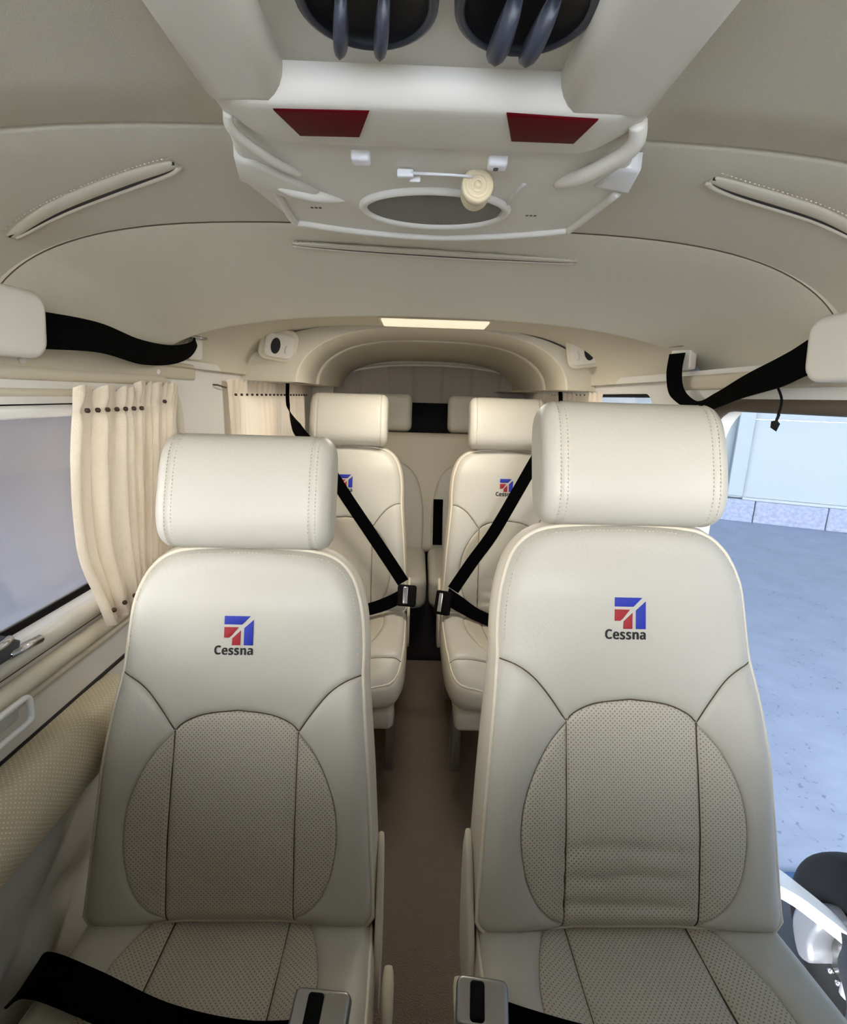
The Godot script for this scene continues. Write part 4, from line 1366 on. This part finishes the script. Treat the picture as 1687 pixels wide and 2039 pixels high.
func curtains():
	var edge := curve2([Vector2(0.0, -0.782), Vector2(0.10, -0.770), Vector2(0.30, -0.748), Vector2(0.53, -0.736), Vector2(0.68, -0.742), Vector2(0.84, -0.768), Vector2(1.0, -0.792)], 8)
	var f1 := func(k: float) -> Array:
		var z := -0.78
		for i in edge.size() - 1:
			if k >= edge[i].x and k <= edge[i + 1].x: z = lerpf(edge[i].y, edge[i + 1].y, (k - edge[i].x) / (edge[i + 1].x - edge[i].x))
		return [z, lerpf(-0.955, -0.905, k)]
	curtain("window_curtain", "loose cream curtain with wide folds half drawn over the left front window", "cream window curtains", -0.518, 1.0, [-0.78, -0.955, -0.004, -0.395], f1, 6, 0.013, 7, 0.085, 3)
	var f2 := func(k: float) -> Array: return [lerpf(-0.955, -0.900, k), lerpf(-1.125, -1.02, k)]
	curtain("window_curtain", "tightly bunched cream curtain at the aft end of the left front window", "cream window curtains", -0.522, 1.0, [-0.955, -1.125, 0.006, -0.375], f2, 11, 0.013, 1, 0.085)
	# hem weights at the foot of the loose curtain
	var f3 := func(k: float) -> Array: return [lerpf(-1.450, -1.455, k), lerpf(-2.42, -2.42, k)]
	curtain("window_curtain", "evenly pleated cream curtain closed over the left rear window", "cream window curtains", -0.535, 1.0, [-1.450, -2.42, 0.026, -0.36], f3, 20, 0.012, 20, 0.10)
	var f4 := func(k: float) -> Array: return [-1.50, -2.40]
	curtain("window_curtain", "shaded brown-looking pleated curtain over the right rear window", "cream window curtains", 0.535, -1.0, [-1.50, -2.40, 0.022, -0.36], f4, 20, 0.010, 0, 0.10)
	var t := thing("curtain_hook_pin", "small dark pin on the wall before the left rear curtain", "hook", V(-0.548, 0.010, -1.40))
	var mb := MB.new(t.position)
	mb.tube(PackedVector3Array([V(-0.552, 0.012, -1.385), V(-0.538, 0.012, -1.385), V(-0.533, 0.008, -1.41), V(-0.535, 0.006, -1.44)]), 0.0022, 6)
	put("pin", mb, mat(Color(0.30, 0.24, 0.17), 0.5), t)

func door_furniture():
	# window latch
	var p := V(-0.535, -0.345, -0.58)
	var t := thing("window_latch", "dark metal latch at the lower corner of the left front window", "latch", p)
	var mb := MB.new(p)
	mb.xf = Transform3D(Basis(Vector3(0, 0, -1), Vector3.UP, Vector3(1, 0, 0)), V(-0.552, 0, 0) - p)
	mb.prism(PackedVector2Array([Vector2(0.52, -0.352), Vector2(0.615, -0.352), Vector2(0.622, -0.335), Vector2(0.60, -0.318), Vector2(0.52, -0.315)]), 0.0, 0.03, 0.006)
	put("latch_body", mb, M.blade, t)
	mb = MB.new(p)
	mb.tube(PackedVector3Array([V(-0.525, -0.346, -0.60), V(-0.525, -0.350, -0.655)]), 0.006, 10)
	put("latch_bolt", mb, M.chrome, t)
	mb = MB.new(p)
	mb.tube(curve3([V(-0.524, -0.325, -0.53), V(-0.510, -0.318, -0.57), V(-0.520, -0.322, -0.60)], 5), 0.005, 8)
	put("latch_lever", mb, M.chrome, t)
	# pull handle loop
	p = V(-0.53, -0.425, -0.57)
	t = thing("door_handle", "cream rectangular pull loop on the left door below the window", "handle", p)
	mb = MB.new(p)
	var r := PackedVector3Array()
	for q in MB.rect(0.12, 0.036, 0.008, 4): r.append(V(-0.512, -0.425 + q.y, -0.545 - q.x))
	mb.tube(r, 0.0042, 8, true, false)
	put("handle_loop", mb, M.white, t)
	mb = MB.new(p)
	mb.xf = Transform3D(Basis(Vector3(0, 0, -1), Vector3.UP, Vector3(1, 0, 0)), V(-0.55, -0.425, -0.545) - p)
	mb.prism(MB.rect(0.112, 0.028, 0.006), 0.0, 0.026, 0.003)
	put("handle_back", mb, M.quilt, t)

# ---------------------------------------------------------------- seating
func place(seat: Node3D, called: String, at: Vector3, yaw: float, label: String, group: String):
	seat.name = numbered(called)
	if seat.get_parent() == null: add_child(seat)
	seat.position = at
	seat.rotation.y = yaw
	tag(seat, label, "seat", group)

func seats():
	var a := make_seat(1.0, 0.0)
	var b := make_seat(-1.0, 0.0042)
	var c := a.duplicate()
	var d := b.duplicate()
	for q in [c, d]:
		q.get_node("recline_lever").free()
	place(a, "cabin_seat", V(-0.264, -0.79, -0.60), 0.015, "front left cream leather seat with an emblem, black belt across its cushion", "cream leather front seats")
	place(b, "cabin_seat", V(0.316, -0.722, -0.548), 0.015, "front right cream leather seat with an emblem, beside the open doorway", "cream leather front seats")
	place(c, "cabin_seat", V(-0.240, -0.72, -1.59), 0.0, "second-row left cream leather seat, half hidden behind the front left one", "second-row cream seats")
	place(d, "cabin_seat", V(0.313, -0.72, -1.59), 0.0, "second-row right cream leather seat, half hidden behind the front right one", "second-row cream seats")
	# rear bench in the shade
	var p := V(0.055, -1.1, -2.30)
	var t := thing("rear_bench", "wide beige rear bench with two headrests, in shade at the end of the aisle", "bench seat", p)
	var rec := deg_to_rad(14.0)
	var bx := Transform3D(Basis(Vector3.RIGHT, Vector3(0, cos(rec), -sin(rec)), Vector3(0, sin(rec), cos(rec))), Vector3(0, 0.38, 0))
	var mb := MB.new(); mb.xf = bx
	mb.prism(MB.rect(0.96, 0.58, 0.05, 6), -0.12, 0.0, 0.03, true, 5)
	var bk := put("backrest", mb, M.leather_side, t)
	bk.position = bx.basis * Vector3(0, 0.28, 0)
	for s in [-1.0, 1.0]:
		mb = MB.new(); mb.xf = bx
		var pg := curve2([Vector2(s * 0.02, 0.0), Vector2(s * 0.02, 0.20), Vector2(s * 0.06, 0.36), Vector2(s * 0.16, 0.43), Vector2(s * 0.30, 0.43), Vector2(s * 0.40, 0.36), Vector2(s * 0.43, 0.2), Vector2(s * 0.43, 0.0)], 4)
		mb.prism(pg, -0.01, 0.014, 0.012, false, 4)
		put("back_pad", mb, M.leather, t)
		mb = MB.new(); mb.xf = bx
		mb.prism(MB.rect(0.27, 0.18, 0.03, 5), -0.075, 0.005, 0.028, true, 5)
		var h := put("headrest", mb, M.leather, t)
		h.position = bx.basis * Vector3(s * 0.222, 0.665, 0)
		mb = MB.new()
		mb.xf = Transform3D(Basis(Vector3.RIGHT, Vector3(0, 0, 1), Vector3.DOWN), Vector3(s * 0.235, 0.40, 0.22)) 
		mb.prism(MB.rect(0.46, 0.46, 0.05, 5), 0.0, 0.13, 0.03, true, 5)
		put("cushion", mb, M.leather, t)
	mb = MB.new()
	mb.box(Vector3(-0.46, 0.0, -0.02), Vector3(0.46, 0.28, 0.36), 0.02)
	put("bench_base", mb, M.dark_carpet, t)
	var lb := thing("bench_belt", "black belt hanging down the middle of the rear bench backrest", "seat belt", V(0.10, -0.45, -2.36))
	mb = MB.new(lb.position)
	mb.strap(PackedVector3Array([V(0.105, -0.475, -2.335), V(0.105, -0.56, -2.315), V(0.105, -0.68, -2.265)]), [Vector3(0.045, 0, 0), Vector3(0.045, 0, 0), Vector3(0.045, 0, 0)], 0.004)
	put("webbing", mb, M.web, lb)

# ---------------------------------------------------------------- outside
func hangar():
	# the hangar stands at an angle to the aircraft: s runs along its back wall, n out of it
	var e := Vector3(0.909, 0, 0.417)
	var nn := Vector3(-0.417, 0, 0.909)
	var o := V(5.38, -1.95, -8.49)
	var fr := Transform3D(Basis(e, Vector3.UP, nn), o)
	var f := setting("hangar_floor", "pale blue-grey painted concrete hangar floor with scuffs", "floor")
	var mb := MB.new(); mb.xf = fr
	mb.box(Vector3(-22, -0.2, -0.6), Vector3(14, 0.0, 50), 0.01)
	put("slab", mb, M.floor_paint, f)
	var w := setting("wall_hangar", "white sheet hangar wall with a post, standing on a concrete kerb", "wall")
	mb = MB.new(); mb.xf = fr
	mb.box(Vector3(0.02, 0.40, -0.30), Vector3(14, 1.735, -0.10), 0.006)
	mb.box(Vector3(0.02, 1.742, -0.30), Vector3(14, 6.0, -0.105), 0.006)
	mb.box(Vector3(-22, 0.30, -0.40), Vector3(0.02, 1.78, -0.26), 0.006)
	mb.box(Vector3(-22, 1.787, -0.40), Vector3(0.02, 6.0, -0.265), 0.006)
	put("wall_sheet", mb, M.hangar_white, w)
	mb = MB.new(); mb.xf = fr
	mb.box(Vector3(0.0, 0.44, -0.28), Vector3(0.235, 6.0, -0.02), 0.012)
	put("wall_post", mb, M.hangar_white, w)
	mb = MB.new(); mb.xf = fr
	mb.box(Vector3(0.235, 0.375, -0.30), Vector3(14, 0.425, -0.035), 0.006)
	put("base_flashing", mb, M.hangar_white, w)
	for i in 9:
		mb = MB.new(); mb.xf = fr
		var x0 := -2.62 + i * 1.02
		mb.box(Vector3(x0, 0.0, -0.30), Vector3(x0 + 1.008, 0.375 + 0.006 * (i % 3), 0.0), 0.012)
		put("kerb_block", mb, M.curb, w)
	var sh := setting("hangar_shell", "grey side walls and roof of the hangar round the aircraft", "building")
	mb = MB.new(); mb.xf = fr
	mb.box(Vector3(-14.3, -0.1, -0.6), Vector3(-14.0, 5.4, 14.4), 0.01)
	mb.box(Vector3(13.7, -0.1, -0.6), Vector3(14.0, 5.4, 14.4), 0.01)
	put("side_wall", mb, M.grey_wall, sh)
	mb = MB.new(); mb.xf = fr
	mb.box(Vector3(-14.3, 5.2, -0.6), Vector3(14.0, 5.4, 14.4), 0.01)
	put("roof", mb, M.hangar_white, sh)
	# rubber mat on the floor under the aircraft
	var p := V(1.6, -1.95, -0.9)
	var t := thing("floor_mat", "dark grey rubber mat with a blue border on the floor beside the wheel", "mat", p)
	mb = MB.new(p)
	mb.xf = Transform3D(Basis(Vector3.RIGHT, Vector3(0, 0, -1), Vector3.UP), V(0, -1.95, 0) - p)
	mb.prism(PackedVector2Array([Vector2(0.7, 0.0), Vector2(2.4, 0.0), Vector2(2.4, 1.62), Vector2(0.7, 1.62)]), 0.0, 0.012, 0.005)
	put("mat_sheet", mb, M.mat, t)
	mb = MB.new(p)
	mb.xf = Transform3D(Basis(Vector3.RIGHT, Vector3(0, 0, -1), Vector3.UP), V(0, -1.95, 0) - p)
	mb.prism(PackedVector2Array([Vector2(0.7, 1.62), Vector2(2.4, 1.62), Vector2(2.4, 1.735), Vector2(0.7, 1.735)]), 0.0, 0.016, 0.005)
	put("mat_border", mb, M.mat_blue, t)
	wheel()
	# grey cloth hanging outside the doorway
	p = V(0.75, -1.1, -0.52)
	t = thing("grey_cloth", "grey cloth hanging outside the doorway at the lower right edge of the picture", "cloth", p)
	mb = MB.new(p)
	var rows := []
	for i in 41:
		var k := i / 40.0
		var row := PackedVector3Array()
		for j in 31:
			var d := j / 30.0
			var y := lerpf(-0.875, -1.30, d)
			var z0 := -0.672 - 0.010 * sin(d * 11.0) + 0.02 * d + 0.006 * sin(d * 23.0)
			row.append(V(0.75 + 0.012 * sin(k * 30.0 + d * 2.0) + 0.02 * sin(d * 5.0), y + 0.01 * sin(k * 12.0) - 0.02 * k, lerpf(z0, -0.34, k)))
		rows.append(row)
	mb.grid(rows)
	put("cloth_folds", mb, M.cloth, t)

func wheel():
	var c := V(1.465, -1.668, -1.20)
	var t := thing("landing_wheel", "black main wheel with pale brake parts standing on the mat outside", "wheel", Vector3(c.x, EYE - 1.95, c.z))
	var off := c - t.position
	var mb := MB.new(-off)
	var prof := [[0.116, 0.055], [0.143, 0.075], [0.193, 0.088], [0.237, 0.080], [0.266, 0.058], [0.277, 0.025], [0.277, -0.025], [0.266, -0.058], [0.237, -0.080], [0.193, -0.088], [0.143, -0.075], [0.116, -0.055]]
	var pr := PackedVector2Array()
	for q in curve2(prof.map(func(q): return Vector2(q[0], -q[1])), 3): pr.append(q)
	mb.lathe(pr, Vector3.ZERO, Vector3.RIGHT, 56)
	put("tyre", mb, M.rubber, t)
	mb = MB.new(-off)
	mb.lathe(PackedVector2Array([Vector2(0, -0.03), Vector2(0.05, -0.032), Vector2(0.06, -0.045), Vector2(0.10, -0.05), Vector2(0.108, -0.06), Vector2(0.108, 0.06), Vector2(0.06, 0.04), Vector2(0.0, 0.04)]), Vector3.ZERO, Vector3.RIGHT, 40)
	put("wheel_rim", mb, M.alloy, t)
	mb = MB.new(-off)
	mb.lathe(PackedVector2Array([Vector2(0.0, -0.10), Vector2(0.03, -0.10), Vector2(0.034, -0.088), Vector2(0.085, -0.086), Vector2(0.088, -0.078), Vector2(0.05, -0.07), Vector2(0.0, -0.06)]), Vector3.ZERO, Vector3.RIGHT, 40)
	put("brake_disc", mb, M.steel, t)
	mb = MB.new(-off)
	mb.xf = Transform3D(Basis(Vector3(0, 0, -1), Vector3.UP, Vector3(-1, 0, 0)), off + Vector3(-0.075, 0, 0))
	mb.prism(curve2([Vector2(0.03, 0.095), Vector2(0.08, 0.105), Vector2(0.125, 0.06), Vector2(0.135, 0.0), Vector2(0.12, -0.05), Vector2(0.08, -0.10), Vector2(0.035, -0.07), Vector2(0.05, -0.02), Vector2(0.045, 0.03)], 3), -0.01, 0.085, 0.014, false, 4)
	put("brake_caliper", mb, M.alloy, t)
	for i in 5:
		mb = MB.new(-off)
		var a := -0.6 - i * 0.32
		mb.lathe(PackedVector2Array([Vector2(0.009, 0.0), Vector2(0.009, 0.010), Vector2(0.006, 0.014), Vector2(0.0, 0.015)]), Vector3(-0.085, 0.10 * sin(a), 0.10 * cos(a)), Vector3.LEFT, 10)
		put("rim_bolt", mb, M.chrome, t)
	# white spring leg from the fuselage to the axle
	var g := thing("gear_leg", "white spring landing gear leg sloping down to the wheel", "landing gear", V(0.95, -1.2, -1.15))
	mb = MB.new(g.position)
	var path := curve3([V(0.56, -1.13, -1.20), V(0.80, -1.215, -1.20), V(1.085, -1.364, -1.20), V(1.20, -1.44, -1.19), V(1.33, -1.545, -1.18), V(1.40, -1.63, -1.17)], 6)
	var wid := []
	for i in path.size(): wid.append(Vector3(0, 0.0, 1.0) * lerpf(0.10, 0.075, float(i) / path.size()))
	mb.strap(path, wid, 0.035)
	put("leg_spring", mb, M.paint, g)
	mb = MB.new(g.position)
	mb.tube(PackedVector3Array([V(1.335, -1.58, -1.13), V(1.325, -1.70, -1.12)]), 0.022, 12)
	put("leg_fairing", mb, M.paint, g)

# ---------------------------------------------------------------- scene
func _ready():
	var cam := Camera3D.new()
	cam.name = "camera"
	cam.fov = rad_to_deg(2.0 * atan(2039.0 / 2.0 / 1000.0))
	cam.keep_aspect = Camera3D.KEEP_HEIGHT
	cam.near = 0.02; cam.far = 200.0
	add_child(cam)
	cam.position = Vector3(0, EYE, 0)
	cam.basis = Basis(Vector3.UP, deg_to_rad(-0.9)) * Basis(Vector3.RIGHT, deg_to_rad(-13.0)) * Basis(Vector3(0, 0, 1), deg_to_rad(1.8))
	cam.current = true
	var we := WorldEnvironment.new()
	we.name = "sky"
	var env := Environment.new()
	env.background_mode = Environment.BG_SKY
	var sk := Sky.new()
	var pm := ProceduralSkyMaterial.new()
	pm.sky_top_color = Color(0.93, 0.95, 0.98)
	pm.sky_horizon_color = Color(1.0, 0.99, 0.97)
	pm.ground_horizon_color = Color(0.80, 0.82, 0.84)
	pm.ground_bottom_color = Color(0.60, 0.60, 0.60)
	pm.sun_angle_max = 1.0
	pm.energy_multiplier = 1.0
	sk.sky_material = pm
	env.sky = sk
	env.background_energy_multiplier = 15.0
	env.tonemap_mode = Environment.TONE_MAPPER_LINEAR
	env.tonemap_exposure = 1.38
	env.sdfgi_enabled = true; env.ssao_enabled = true; env.ssil_enabled = true
	we.environment = env
	add_child(we)
	wrinkle = FastNoiseLite.new()
	wrinkle.seed = 7; wrinkle.frequency = 0.12; wrinkle.fractal_octaves = 3
	make_materials()
	ceiling()
	walls()
	hangar()
	seats()
	console()
	fittings()
	curtains()
	door_furniture()
	belts()
